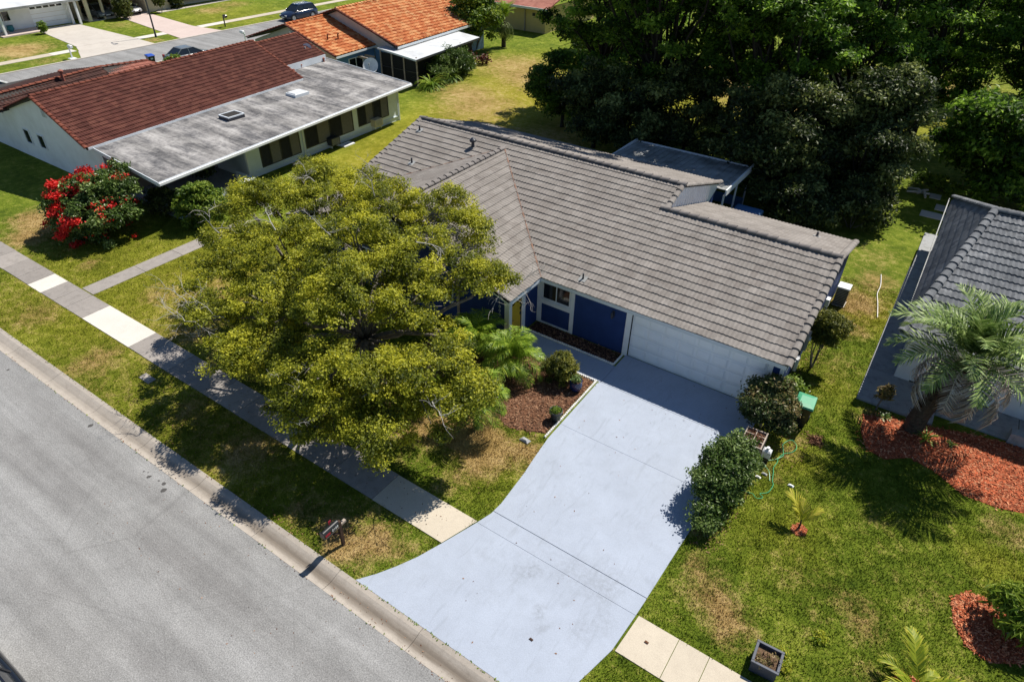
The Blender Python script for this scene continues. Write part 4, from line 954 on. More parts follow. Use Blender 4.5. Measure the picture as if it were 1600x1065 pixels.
caps(N, NC, Vector(LP(TU, -.37, ez)) + u_ * .3, Vector(LP(TR, -.37, rz)) + u_ * .3, .38, True)
caps(N, NC, Vector(LP(TU, 16.32, ez)) + u_ * .3, Vector(LP(TR, 16.32, rz)) + u_ * .3, .38, True)
caps(N, NC, Vector(LP(TR * 2 - TU, -.37, ez)) + u_ * .3, Vector(LP(TR, -.37, rz)) + u_ * .3, .38, True)
caps(N, NC, Vector(LP(-12.35, 16.3, 4.45)) + u_, Vector(LP(-12.35, 20.9, 4.45)) + u_, .38, True)
caps(N, NC, Vector(LP(-9.0, 20.88, 3.35)) + u_ * .3, Vector(LP(-12.35, 20.88, 4.45)) + u_ * .3, .38, True)
lboard(LP(-8.98, 16.3, 3.38), LP(-8.98, 20.9, 3.38), .45, (1, 0, 0)); lboard(LP(TU + .02, -.3, 2.96), LP(TU + .02, 16.3, 2.96), .1, (1, 0, 0))
# side wing roofs seen beyond the ridge
NW = Roof(N, M['tile_brown'], .5, .42, amp=.05, lip=.05, limit=0)
NW.plane([(-41.7, -4.8, 2.98), (-43.0, 4.1, 2.98), (-44.5, 4.1, 3.62), (-42.9, -4.8, 3.62)], (-.15, 1, 0)); NW.plane([(-42.9, -4.8, 3.62), (-44.5, 4.1, 3.62), (-50, 4.1, 2.5), (-50, -4.8, 2.5)], (0, 1, 0)); NW.finish()
NS = Roof(N, M['tile_salmon'], .34, .36, amp=.045, lip=.03, limit=0)
NS.plane([(-43.0, 4.15, 2.98), (-43.3, 8.6, 2.98), (-44.5, 7.6, 3.4), (-44.5, 4.15, 3.6)], (0, 1, 0)); NS.finish()
NO = cap_mesh(M['tile_maroon_cap'], .13, .45)
caps(N, NO, (-42.9, -4.8, 3.67), (-44.5, 4.1, 3.67), .45, True); caps(N, NO, (-44.5, 4.1, 3.64), (-44.5, 7.6, 3.44), .45, True)
# walls
nw = MB(); wy = -3.45
zr = lambda x: rz - .1 - abs(x - (-36.95)) * (rz - ez) / (TU - TR)
nw.prism([(-43.1, wy), (-31.6, wy), (-31.6, wy + .2), (-43.1, wy + .2)], 0, 2.8)
nw.add([(-42.7, wy, 2.8), (-31.6, wy, 2.8), (-36.95, wy, 4.52), (-42.7, wy + .2, 2.8), (-31.6, wy + .2, 2.8), (-36.95, wy + .2, 4.52)], [(0, 1, 2), (5, 4, 3), (0, 2, 5, 3), (2, 1, 4, 5)])
nw.box(-43.1, wy + .2, 0, -42.9, 20, 2.7); nw.box(-49, wy + .01, 0, -43.1, wy + .19, 2.45)
part(N, 'wall', nw, M['white_wall'])
nb = MB()
def xw(y): return -26.9 - .03 * (y - 2)
segs = [(2.45, 2.75), (2.75, 3.55), (6.75, 7.2), (11.65, 12.15), (15.35, 16.55)]
wins = [(3.55, 6.75, .42, 1.9), (7.2, 11.65, .52, 2.02), (12.15, 15.35, .62, 2.12)]
for a, b in segs: nb.prism([(xw(a), a), (xw(b), b), (xw(b) - .2, b), (xw(a) - .2, a)][::1], 0, 2.5)
for a, b, z0, z1 in wins:
    nb.prism([(xw(a), a), (xw(b), b), (xw(b) - .2, b), (xw(a) - .2, a)], 0, z0); nb.prism([(xw(a), a), (xw(b), b), (xw(b) - .2, b), (xw(a) - .2, a)], z1, 2.5)
nb.box(-31.0, 2.45, 0, -27.1, 2.6, 2.5); nb.box(-35, 16.4, 0, -27.55, 16.56, 2.5)
part(N, 'side_wall', nb, M['lh_wall'])
part(N, 'back_wall', MB().box(-42.8, 16.6, 0, -35, 16.8, 2.6), M['cream_dark']); part(N, 'porch_back_wall', MB().box(-31.2, -3.2, 0, -31.0, 2.4, 2.6), M['cream_dark'])
part(N, 'interior', MB().box(-30.9, 2.7, 0, -28.6, 16.2, 2.4), M['dark'])
part(N, 'ledge', MB().prism([(xw(3) + .05, 3.0), (xw(16.5) + .05, 16.5), (xw(16.5), 16.5), (xw(3), 3.0)], .3, .36), M['lh_wall'])
for y in (2.5, 7.0, 16.45): part(N, 'downspout', MB().tube([(xw(y) + .06, y, .0), (xw(y) + .06, y, 2.35), (xw(y) + .5, y, 2.5)], .05, 6), M['white'])
for (a, b, z0, z1) in wins:
    fm = MB(); x0 = xw(a); fw = .06
    def wb(mb, p0, p1, q0, q1, d0, d1):
        mb.prism([(xw(p0) + d1, p0), (xw(p1) + d1, p1), (xw(p1) + d0, p1), (xw(p0) + d0, p0)], q0, q1)
    wb(fm, a, a + fw, z0, z1, -.06, .04); wb(fm, b - fw, b, z0, z1, -.06, .04); wb(fm, a + fw, b - fw, z0, z0 + fw, -.06, .04); wb(fm, a + fw, b - fw, z1 - fw, z1, -.06, .04)
    np_ = 4
    for i in range(1, np_):
        mm = a + (b - a) * i / np_; wb(fm, mm - .03, mm + .03, z0 + fw, z1 - fw, -.06, .03)
    w = part(N, 'window', fm, M['black_metal'])
    for i in range(np_):
        p0 = a + (b - a) * i / np_ + .04; p1 = a + (b - a) * (i + 1) / np_ - .04
        lm = MB(); nl = 11
        for k in range(nl):
            q0 = z0 + fw + (z1 - z0 - 2 * fw) * k / nl; q1 = z0 + fw + (z1 - z0 - 2 * fw) * (k + .92) / nl
            lm.add([(xw(p0) + .03, p0, q0), (xw(p1) + .03, p1, q0), (xw(p1) - .03, p1, q1), (xw(p0) - .03, p0, q1)], [(0, 1, 2, 3)])
        lm.build('louvre_pane', M['louver'] if (i % 2) else M['louver_dark'], w)
window(N, 'y', wy, -41.1, -40.3, 1.0, 1.95, -1, M['white'], M['glass'], .06, 0); window(N, 'y', wy, -39.3, -38.5, 1.05, 1.95, -1, M['white'], M['glass'], .06, 0)
vm = MB().box(-37.35, wy - .04, 3.35, -36.85, wy, 3.95)
vv = part(N, 'gable_vent', vm, M['white']); sm = MB()
for k in range(6): sm.box(-37.3, wy - .055, 3.4 + k * .09, -36.9, wy - .041, 3.45 + k * .09)
sm.build('louvre', M['metal_grey'], vv)
for (u, v, z, m) in ((-4.55, 8.15, 2.8, 'glass_brown'), (-4.6, 13.9, 2.8, 'metal_white')):
    p = LP(u, v, z + .05); mb = MB().box(p[0] - .5, p[1] - .6, p[2] - .15, p[0] + .5, p[1] + .6, p[2] + .1)
    k = part(N, 'skylight', mb, M['fascia' if m != 'glass_brown' else 'black_metal']); MB().bevbox(p[0] - .43, p[1] - .53, p[2] + .1, p[0] + .43, p[1] + .53, p[2] + .15, .03).build('skylight_lid', M[m], k)
    if m == 'glass_brown': MB().box(p[0] - .5, p[1] - .6, p[2] + .08, p[0] - .43, p[1] + .6, p[2] + .17).box(p[0] + .43, p[1] - .6, p[2] + .08, p[0] + .5, p[1] + .6, p[2] + .17).box(p[0] - .43, p[1] - .6, p[2] + .08, p[0] + .43, p[1] - .53, p[2] + .17).box(p[0] - .43, p[1] + .53, p[2] + .08, p[0] + .43, p[1] + .6, p[2] + .17).build('skylight_frame', M['fascia'], k)
for (u, v) in ((-9.0, 18.2), (-8.4, 16.9), (-8.9, 20.6)):
    p = LP(u, v, 2.85); part(N, 'vent_pipe', MB().lathe([(.07, p[2]), (.07, p[2] + .25), (.1, p[2] + .27), (.1, p[2] + .33), (.03, p[2] + .37)], p[0], p[1], 8), M['tile_salmon'])
part(N, 'vent_pipe', MB().lathe([(.1, 2.6), (.1, 4.0), (.18, 4.05), (.18, 4.13), (.03, 4.2)], -43.6, 1.0, 8), M['tile_salmon'])
part(N, 'porch_wall', MB().box(-25.55, -1.5, 0, -25.35, 1.6, .75).box(-27, 1.6, 0, -25.35, 1.8, .75), M['lh_wall'])
part(N, 'porch_floor', MB().box(-30.9, -3.3, -.05, -25.6, 2.4, .06), M['patio_conc'])
for (y, z0, m, lab) in ((9.4, .25, 'black_metal', 'black window air conditioner'), (13.75, .35, 'cream', 'beige window air conditioner')):
    mb = MB().bevbox(xw(y) + .01, y - .38, z0, xw(y) + .5, y + .38, z0 + .5, .02); a = part(N, 'air_conditioner', mb, M[m], label=lab)
    g = MB()
    for k in range(7): g.box(xw(y) + .502, y - .33, z0 + .05 + k * .06, xw(y) + .51, y + .3, z0 + .08 + k * .06)
    g.build('grille', M['metal_grey'], a); part(N, 'bracket', MB().box(xw(y) + .02, y - .3, z0 - .2, xw(y) + .4, y - .26, z0 - .01).box(xw(y) + .02, y + .26, z0 - .2, xw(y) + .4, y + .3, z0 - .01), M['white'])
part(N, 'splash_block', MB().bevbox(-26.9, 9.8, 0, -26.3, 10.8, .08), M['white'])

def satellite(label, loc, rz, r, h):
    t = thing('satellite_dish', label, 'satellite dish', loc, rz); d = MB(); k = 20; vs = [(0, 0, 0)]
    rings = 4
    for i in range(1, rings + 1):
        q = r * i / rings
        for j in range(k): a = 2 * math.pi * j / k; vs.append((-(q * q) / (r * 5) * -1, q * math.cos(a), q * math.sin(a)))
    fs = [(0, 1 + j, 1 + (j + 1) % k) for j in range(k)]
    for i in range(rings - 1):
        for j in range(k): fs.append((1 + i * k + j, 1 + (i + 1) * k + j, 1 + (i + 1) * k + (j + 1) % k, 1 + i * k + (j + 1) % k))
    T = Matrix.Translation((0, 0, h)) @ Matrix.Rotation(R(-30), 4, 'Y')
    d.add([tuple(T @ Vector(v)) for v in vs], fs + [tuple(reversed(f)) for f in []]); d.build('dish', M['metal_white'], t, smooth=True)
    MB().tube([(-.05, 0, h), (-.15, 0, h - .1), (-.15, 0, 0)], .03).tube([(-.15, 0, .5 * h), (-.5, .35, 0)], .02).tube([(-.15, 0, .5 * h), (-.5, -.35, 0)], .02).build('mast', M['metal_grey'], t)
    MB().tube([tuple(T @ Vector((0, 0, -r * .9))), tuple(T @ Vector((r * .9, 0, -r * .1)))], .015).box(*(T @ Vector((r * .9, 0, 0)) - Vector((.05, .05, .08))), *(T @ Vector((r * .9, 0, 0)) + Vector((.05, .05, .05)))).build('feed_arm', M['metal_grey'], t)
    return t
satellite('large white round satellite dish on a mast behind the flat grey roof', (-32.6, 19.2, 0), R(-60), .62, 2.55)
satellite('small tan satellite dish on the back edge of the flat grey roof', (-36.9, 16.6, 2.93), R(-60), .42, .75)

# ================================================================== BLUE HOUSE WITH ORANGE ROOF
B = thing('blue_house', 'blue house with orange clay tile roof and screened patio behind the flat grey roof', 'house', (-42, 27, 0))
BR = Roof(B, M['tile_orange'], .44, .46, 1, .07, .05, limit=0)
BR.plane([(-36.8, 19.4, 2.6), (-37.2, 24.6, 2.6), (-43.0, 24.6, 4.35), (-42.6, 19.4, 4.35)], (0, 1, 0))
BR.plane([(-42.6, 19.4, 4.35), (-43.0, 24.6, 4.35), (-48.7, 24.6, 2.6), (-48.3, 19.4, 2.6)], (0, 1, 0))
BR.plane([(-42.9, 24.6, 4.3), (-43.3, 31, 4.3), (-48.9, 31, 2.6), (-48.6, 24.6, 2.6)], (0, 1, 0))
BR.plane([(-34.3, 24.2, 2.9), (-35.3, 39.5, 2.9), (-42.4, 39.5, 5.05), (-41.4, 24.2, 5.05)], (0, 1, 0))
BR.plane([(-41.4, 24.2, 5.05), (-42.4, 39.5, 5.05), (-49.2, 39.5, 2.9), (-48.2, 24.2, 2.9)], (0, 1, 0), deck=True)
BR.finish()
OC = cap_mesh(M['tile_orange'], .15, .42); MC = cap_mesh(M['tile_maroon_cap'], .13, .42)
caps(B, OC, (-42.6, 19.4, 4.42), (-43.0, 24.4, 4.42), .42, True); caps(B, OC, (-41.4, 24.2, 5.12), (-42.4, 39.5, 5.12), .42, True)
for a, b in (((-36.8, 19.38, 2.63), (-42.6, 19.38, 4.38)), ((-48.3, 19.38, 2.63), (-42.6, 19.38, 4.38)), ((-34.3, 24.18, 2.93), (-41.4, 24.18, 5.08)), ((-48.2, 24.18, 2.93), (-41.4, 24.18, 5.08))):
    caps(B, MC, a, b, .42, True)
gw = MB(); y = 20.0
gw.add([(-48.0, y, 2.1), (-37.4, y, 2.1), (-37.4, y, 2.4), (-42.6, y, 4.2), (-48, y, 2.4)], [(0, 1, 2, 3, 4)]); y = 24.55
gw.add([(-48.0, y, 2.3), (-35.0, y, 2.3), (-35.0, y, 2.7), (-41.4, y, 4.9), (-48, y, 2.7)], [(0, 1, 2, 3, 4)])
part(B, 'gable', gw, M['bh_white'])
part(B, 'gable_vent', MB().box(-42.9, 19.93, 2.9, -42.3, 19.99, 3.7), M['white'])
part(B, 'wall', MB().box(-48, 20.02, 0, -37.6, 20.2, 2.1), M['bh_pale'])
part(B, 'wall', MB().box(-37.6, 20.02, 0, -37.4, 24.5, 2.4).box(-37.4, 24.57, 0, -36.0, 24.7, 2.3), M['bh_blue'])
part(B, 'wall', MB().box(-35.99, 24.57, 0, -35.4, 24.72, 2.3), M['bh_pale']); part(B, 'wall', MB().box(-36.2, 24.72, 0, -36.0, 39, 2.7), M['bh_pale'])
def bboard(a, b, h, out, mat='fascia', name='fascia', t=.04):
    a = Vector(a); b = Vector(b); o = Vector(out) * t; v = [a, b, b - Vector((0, 0, h)), a - Vector((0, 0, h))]; v += [p + o for p in v]
    return part(B, name, MB().add(v, [(0, 1, 2, 3), (7, 6, 5, 4), (0, 4, 5, 1), (3, 2, 6, 7), (0, 3, 7, 4), (1, 5, 6, 2)]), M[mat])
bboard((-36.76, 19.4, 2.58), (-37.16, 24.6, 2.58), .15, (1, 0, 0)); bboard((-34.26, 24.2, 2.88), (-35.26, 39.5, 2.88), .18, (1, 0, 0))
part(B, 'patio_roof', MB().slab3([(-31.4, 23.3, 2.42), (-32.3, 33.4, 2.42), (-36.3, 33.4, 2.7), (-36.1, 23.6, 2.7)], .1), M['metal_white'])
bboard((-31.36, 23.26, 2.44), (-32.26, 33.4, 2.44), .16, (1, 0, 0), 'black_metal', 'gutter'); bboard((-31.4, 23.28, 2.44), (-36.1, 23.58, 2.72), .14, (0, -1, 0))
part(B, 'screen', MB().box(-36, 23.75, .0, -31.75, 23.78, 2.35).box(-32.6, 23.8, 0, -32.57, 32.5, 2.3), M['dark'])
for x in (-35.9, -34.6, -33.2, -31.75): part(B, 'screen_post', MB().box(x - .05, 23.66, 0, x + .05, 23.745, 2.5), M['wood_old'])
for z in (.12, 1.2): part(B, 'screen_rail', MB().box(-35.85, 23.68, z, -31.8, 23.74, z + .05), M['black_metal'])
window(B, 'x', -37.4, 21.3, 23.0, .9, 2.0, 1, M['white'], M['glass'], .06, 1)
part(B, 'pergola', MB().box(-37.35, 22.4, 1.9, -36.2, 22.5, 2.05).box(-37.35, 23.2, 1.9, -36.2, 23.3, 2.05).box(-36.3, 22.4, 0, -36.2, 22.5, 1.9), M['wood_old'])
for (x, y, z) in ((-39.2, 20.9, 3.4), (-39.0, 21.9, 3.35)): part(B, 'vent_pipe', MB().tube([(x, y, z - .1), (x, y, z + .3), (x + .12, y, z + .42)], .06, 7), M['tile_maroon_cap'])

# ================================================================== RIGHT NEIGHBOUR
G = thing('charcoal_roof_house', 'pale stained house with charcoal hip tile roof on the right behind the large palm', 'house', (13, 11, 0))
GR = Roof(G, M['tile_dark'], .36, .40, amp=.045, lip=.04)
P0 = (8.95, 4.05, 2.5); T0 = (9.09, 18.8, 2.5); T1 = (10.47, 11.4, 5.0); q0 = (19, 4.05, 2.5); q1 = (19, 11.4, 5.0)
GR.plane([P0, q0, q1, T1], (1, 0, 0)); GR.plane([P0, T1, T0], (0, 1, 0)); GR.plane([T1, q1, (19, 18.8, 2.5), T0], (1, 0, 0)); GR.finish()
GC = cap_mesh(M['tile_dark'], .17, .42)
for a, b in ((P0, T1), (T0, T1), ((19, 11.4, 5.0), T1)): caps(G, GC, Vector(a) + Vector((0, 0, .07)), Vector(b) + Vector((0, 0, .07)), .42)
for bb4 in ((9.35, 4.9, 0, 9.55, 18.3, 2.45), (9.55, 4.9, 0, 9.9, 5.1, 2.45), (9.9, 4.9, 2.1, 12.6, 5.1, 2.45), (12.6, 4.9, 0, 19, 5.1, 2.45), (9.55, 18.1, 0, 19, 18.3, 2.45)): part(G, 'wall', MB().box(*bb4), M['white_wall'])
gdr = part(G, 'garage_door', MB().box(9.9, 4.93, .13, 12.6, 5.0, 2.1), M['door_white'])
for r_ in range(4):
    for c_ in range(3): o = MB().box(9.96 + c_ * .88, 4.915, .2 + r_ * .48, 9.96 + c_ * .88 + .8, 4.93, .2 + r_ * .48 + .4).build('panel', M['door_white'], gdr)
part(G, 'threshold', MB().box(9.9, 4.86, .101, 12.6, 4.93, .13), M['black'])
part(G, 'fascia', MB().box(8.92, 4.02, 2.28, 19, 4.06, 2.48), M['white']); part(G, 'fascia', MB().box(8.9, 4.08, 2.3, 8.94, 18.8, 2.46), M['metal_grey'])
part(G, 'vent_pipe', MB().tube([(12.3, 10.3, 4.5), (12.3, 10.3, 4.95), (12.2, 10.3, 5.05)], .07), M['black_metal'])
part(G, 'planter_wall', MB().box(13.3, 3.3, .0, 17, 3.7, .45), M['patio_conc'])

# ================================================================== HOUSES ACROSS THE STREET
F1 = thing('white_garage_house', 'white house with double garage door beyond the cross street at top left', 'house', (-85, 12, 0))
for bb4 in ((-80.4, 2, 0, -80.2, 15.3, 2.6), (-80.4, 15.3, 2.25, -80.2, 18.95, 2.6), (-80.4, 18.95, 0, -80.2, 19.6, 2.6), (-92, 19.4, 0, -80.4, 19.6, 2.6), (-92, 2, 0, -80.4, 2.2, 2.6)): part(F1, 'wall', MB().box(*bb4), M['white_wall'])
d1 = part(F1, 'garage_door', MB().box(-80.32, 15.3, .03, -80.25, 18.95, 2.25), M['door_white'])
for i in range(5): MB().box(-80.25, 15.42 + i * .71, 1.9, -80.235, 15.42 + i * .71 + .55, 2.18).build('pane', M['glass'], d1)
for i in range(3): MB().box(-80.25, 15.3, .5 + i * .45, -80.243, 18.95, .52 + i * .45).build('section_joint', M['cream_dark'], d1)
part(F1, 'roof', MB().slab3([(-78.3, 1, 2.62), (-78.3, 20.0, 2.62), (-86, 20.0, 3.75), (-86, 1, 3.75)], .15).slab3([(-86, 1, 3.75), (-86, 20, 3.75), (-94, 20, 2.62), (-94, 1, 2.62)], .15), M['metal_white'])
part(F1, 'fascia', MB().box(-78.32, 1, 2.42, -78.25, 20.02, 2.63), M['metal_grey'])
for y in (11.6, 19.5): part(F1, 'porch_post', MB().box(-78.75, y - .1, 0, -78.5, y + .1, 2.5), M['white'])
part(F1, 'porch_post', MB().box(-79.4, 18.95, 0, -79.2, 19.15, 2.5), M['white'])
window(F1, 'x', -80.2, 11.7, 13.2, 1.1, 2.1, 1, M['white'], M['glass'], .06, 1)
tp = thing('turquoise_pot', 'turquoise glazed pot on the porch of the white garage house', 'pot', (-79.6, 12.6, .2)); MB().lathe([(.2, 0), (.36, .25), (.3, .55), (.34, .6), (.26, .6), (.2, .5)], k=12).build('pot', M['turquoise'], tp)
F2 = thing('beige_carport_house', 'beige house with open carport beyond the cross street at the top', 'house', (-84, 30, 0))
for bb4 in ((-90, 20.6, 0, -80.5, 20.8, 2.7), (-90, 27.9, 0, -79.2, 28.1, 2.7), (-79.4, 28.1, 0, -79.2, 31.0, 2.7), (-80.6, 31.0, 0, -79.4, 31.2, 2.7), (-80.6, 31.2, 0, -80.4, 32.2, 2.7), (-80.6, 33.4, 0, -80.4, 45, 2.7), (-80.6, 32.2, 2.1, -80.4, 33.4, 2.7)): part(F2, 'wall', MB().box(*bb4), M['cream'])
part(F2, 'back_wall', MB().box(-90.2, 20.8, 0, -90, 27.9, 2.7), M['cream_dark'])
part(F2, 'roof', MB().slab3([(-78.3, 20.2, 2.75), (-78.3, 46, 2.75), (-85, 46, 3.6), (-85, 20.2, 3.6)], .2).slab3([(-85, 20.2, 3.6), (-85, 46, 3.6), (-92, 46, 2.75), (-92, 20.2, 2.75)], .2), M['metal_white'])
for (y, w_) in ((20.9, .35), (24.0, .3), (22.6, .2)): part(F2, 'carport_pillar', MB().box(-79.3, y - w_ / 2, 0, -79.0, y + w_ / 2, 2.6), M['cream'])
part(F2, 'carport_kerb', MB().box(-79.3, 22.7, 0, -79.0, 23.8, .25), M['far_conc'])
part(F2, 'front_door', MB().box(-80.5, 32.2, .1, -80.42, 33.4, 2.1), M['bh_pale']); part(F2, 'shelf', MB().box(-80.38, 34.0, .5, -80.1, 36.8, .6), M['wood_old'])
part(F2, 'carport_floor', MB().box(-90, 20.8, -.02, -79.0, 27.9, .045), M['far_conc'])
window(F2, 'x', -80.4, 38.0, 40.0, 1.0, 2.1, 1, M['white'], M['glass'], .06, 1)
F3 = thing('yellow_house', 'mustard yellow house with pale roof edge behind the shade trees at the top', 'house', (-40, 53, 0))
part(F3, 'wall', MB().box(-46, 48.6, 0, -34.5, 48.8, 2.6).box(-34.7, 48.8, 0, -34.5, 60, 2.6), M['mustard'])
part(F3, 'roof', MB().slab3([(-46.6, 47.8, 2.7), (-33.8, 47.8, 2.7), (-33.8, 54, 4.4), (-46.6, 54, 4.4)], .15).slab3([(-46.6, 54, 4.4), (-33.8, 54, 4.4), (-33.8, 61, 2.7), (-46.6, 61, 2.7)], .15), M['tile_salmon'])
part(F3, 'fascia', MB().box(-46.6, 47.74, 2.5, -33.8, 47.8, 2.72), M['white'])
part(F3, 'downspout', MB().box(-37.3, 48.5, 0, -37.15, 48.6, 2.5), M['wood_old']); part(F3, 'wall_light', MB().box(-36.2, 48.5, 1.7, -35.9, 48.598, 2.0), M['black_metal'])

# ================================================================== VEHICLES
def car(label, name, loc, rz, paint, kind='suv', cat='car', group=None):
    t = thing(name, label, cat, loc, rz, group); L = 4.6 if kind == 'suv' else 4.5; hw = .92 if kind == 'suv' else .88; k = 1.0 if kind == 'suv' else .86
    # stations along x (front at +x): x, z low, z belt, half width low, half width belt
    st = [(-L / 2, .42, .86, .70, .72), (-L / 2 + .12, .28, .98, .84, .86), (-1.5, .24, 1.03, .90, .90), (-.4, .24, 1.02, hw, hw), (.75, .24, .99, hw, hw - .02), (1.35, .26, .93, .90, .86), (1.95, .28, .82, .86, .78), (L / 2 - .08, .34, .68, .72, .66), (L / 2, .42, .60, .62, .58)]
    b = MB(); vs = []
    for (x, zl, zb, wl_, wb) in st:
        zb *= k if kind != 'suv' else 1
        ring = [(-wl_, zl), (-wl_ - .03, (zl + zb) / 2), (-wb, zb - .06), (-wb + .09, zb), (0, zb + .025), (wb - .09, zb), (wb, zb - .06), (wl_ + .03, (zl + zb) / 2), (wl_, zl)]
        vs += [(x, y, z) for y, z in ring]
    m_ = 9; fs = []
    for i in range(len(st) - 1):
        for j in range(m_ - 1): fs.append((i * m_ + j, i * m_ + j + 1, (i + 1) * m_ + j + 1, (i + 1) * m_ + j))
        fs.append((i * m_ + 8, i * m_, (i + 1) * m_, (i + 1) * m_ + 8))
    fs += [tuple(range(m_ - 1, -1, -1)), tuple((len(st) - 1) * m_ + j for j in range(m_))]
    b.add(vs, fs); b.build('body', paint, t, smooth=True)
    rt = 1.64 if kind == 'suv' else 1.42; zb = 1.0 * (k if kind != 'suv' else 1)
    xs = (-2.1, -1.75, .35, 1.15) if kind == 'suv' else (-1.75, -1.0, .2, 1.15)
    gl = MB(); wb, wt = hw - .09, hw - .27
    A = [(xs[0], -wb, zb), (xs[3], -wb, zb - .04), (xs[3], wb, zb - .04), (xs[0], wb, zb)]; T_ = [(xs[1], -wt, rt - .06), (xs[2], -wt, rt - .06), (xs[2], wt, rt - .06), (xs[1], wt, rt - .06)]
    gl.add(A + T_, [(0, 1, 5, 4), (1, 2, 6, 5), (2, 3, 7, 6), (3, 0, 4, 7)]); gl.build('glasshouse', M['glass'], t)
    rf = MB(); ins = .03
    rf.add([(xs[1] - .04, -wt - .02, rt - .06), (xs[2] + .06, -wt - .02, rt - .06), (xs[2] + .06, wt + .02, rt - .06), (xs[1] - .04, wt + .02, rt - .06), (xs[1] + .1, -wt + .1, rt), (xs[2] - .15, -wt + .1, rt), (xs[2] - .15, wt - .1, rt), (xs[1] + .1, wt - .1, rt)], [(0, 1, 5, 4), (1, 2, 6, 5), (2, 3, 7, 6), (3, 0, 4, 7), (4, 5, 6, 7), (3, 2, 1, 0)])
    rf.build('roof', paint, t)
    for s in (-1, 1):
        for (xa, xb) in ((xs[0], xs[1]), (xs[3], xs[2]), (-.35, -.38)):
            MB().tube([(xa, s * (wb + .005), zb - .02), (xb, s * (wt + .008), rt - .06)], .035, 5).build('pillar', paint, t)
    if kind == 'suv':
        for s in (-1, 1): MB().tube([(-1.6, s * (wt - .05), rt + .02), (-1.5, s * (wt - .05), rt + .06), (.1, s * (wt - .05), rt + .06), (.2, s * (wt - .05), rt + .01)], .018).build('roof_rail', M['alu'], t)
    wr = .36 if kind == 'suv' else .33
    for s in (-1, 1):
        for x in (-1.35, 1.42):
            w = MB(); y0, y1 = s * (hw - .2), s * (hw + .01)
            w.tube([(x, y0, wr), (x, y1, wr)], wr, 18); wo = w.build('wheel', M['rubber'], t); r_ = MB().tube([(x, y1, wr), (x, y1 + s * .012, wr)], wr * .66, 14); ro = r_.build('rim', M['rim'], wo)
            a_ = MB()
            for q in range(14):
                t0 = math.pi * q / 13; 
                a_.add([(x + (wr + .03) * math.cos(t0), s * (hw + .005), wr + (wr + .03) * math.sin(t0)), (x + (wr + .08) * math.cos(t0), s * (hw + .005), wr + (wr + .08) * math.sin(t0)), (x + (wr + .08) * math.cos(t0), s * (hw + .03), wr + (wr + .08) * math.sin(t0))], [])
            a_.f = [(3 * q, 3 * q + 1, 3 * q + 4, 3 * q + 3) for q in range(13)] + [(3 * q + 1, 3 * q + 2, 3 * q + 5, 3 * q + 4) for q in range(13)]; a_.mi = [0] * 26
            a_.build('wheel_arch', M['black'], t)
        MB().box(L / 2 - .16, s * .5 - .14, .56 * k + .02, L / 2 - .01, s * .5 + .14, .66 * k + .04).build('headlight', M['lamp_glass'], t)
        MB().box(-L / 2 - .005, s * .62 - .09, .7, -L / 2 + .14, s * .62 + .12, .92).build('tail_light', M['red_lens'], t)
        MB().bevbox(.82, s * (hw + .02) - .02, zb - .0, .95, s * (hw + .02) + .16 * s if s > 0 else s * (hw + .02) + .02, zb + .13, .02).build('mirror', paint, t) if s > 0 else MB().bevbox(.82, -hw - .18, zb, .95, -hw, zb + .13, .02).build('mirror', paint, t)
    MB().box(L / 2 - .03, -.45, .36, L / 2 + .012, .45, .54).build('grille', M['black'], t); MB().box(L / 2 + .01, -.26, .4, L / 2 + .022, .26, .52).build('number_plate', M['metal_white'], t)
    MB().box(-L / 2 - .015, -.26, .6, -L / 2 + .01, .26, .74).build('number_plate', M['metal_white'], t)
    return t
car('dark navy SUV parked on the cross street beside the grass verge', 'parked_car', (-62.4, 37.2, -.04), R(-93), M['car_navy'])
car('white car parked on the cross street behind the dark brown tile roof at far left', 'parked_car', (-56.2, 1.2, .0), R(90), M['car_white'], 'sedan')
car('grey car seen just above the ridge of the maroon tile roof', 'parked_car', (-54.6, 17.2, .0), R(88), M['car_grey'], 'sedan')
car('silver car with its nose out of the beige carport', 'parked_car', (-80.6, 26.1, .05), R(2), M['car_silver'], 'sedan')
car('dark grey car in the carport between the cream pillars', 'parked_car', (-81.0, 22.9, .05), R(0), M['car_grey'], 'sedan')
car('black vehicle on the near street cut off by the bottom left corner', 'parked_car', (-6.05, -21.33, -.035), R(180), M['car_black'], 'suv')

# ================================================================== PLANTS
LOBES =  [(-14.12, -5.05, 4.5, 1.5), (-12.59, -3.43, 4.75, 1.6), (-9.51, -3.05, 4.75, 1.6), (-8.39, -1.2, 4.5, 1.15), (-6.45, -1.79, 4.3, 1.1), (-13.9, -7.5, 3.7, 1.4), (-10.9, -7.15, 4.3, 1.7), (-7.92, -6.37, 5.0, 1.9), (-6.06, -5.28, 4.6, 1.6), (-4.55, -4.27, 4.25, 1.0), (-12.6, -9.1, 3.2, 1.15), (-9.35, -9.15, 3.6, 1.45), (-6.58, -8.49, 4.6, 1.5), (-5.28, -6.9, 4.0, 1.3), (-15.3, -1.72, 4.5, 0.9), (-12.67, -1.12, 4.5, 0.9), (-8.35, -10.45, 2.9, 1.15), (-5.6, -10.5, 3.2, 1.3), (-4.05, -9.6, 3.1, 1.25), (-2.65, -8.59, 3.3, 1.2), (-1.58, -8.2, 2.9, 0.95), (-4.95, -10.6, 2.5, 1.1), (-3.5, -9.8, 2.1, 1.1), (-1.87, -9.13, 2.5, 1.0), (-5.9, -11.5, 2.45, .95), (-4.9, -11.5, 1.9, .75), (-3.17, -11.04, 2.2, 0.9), (-9.15, -11.27, 2.8, 1.0), (-4.11, -3.51, 3.9, 0.7), (-16.22, -5.13, 4.1, 1.0), (-11.3, -10.41, 3.0, 1.0), (-3.69, -6.52, 3.1, 0.8)]
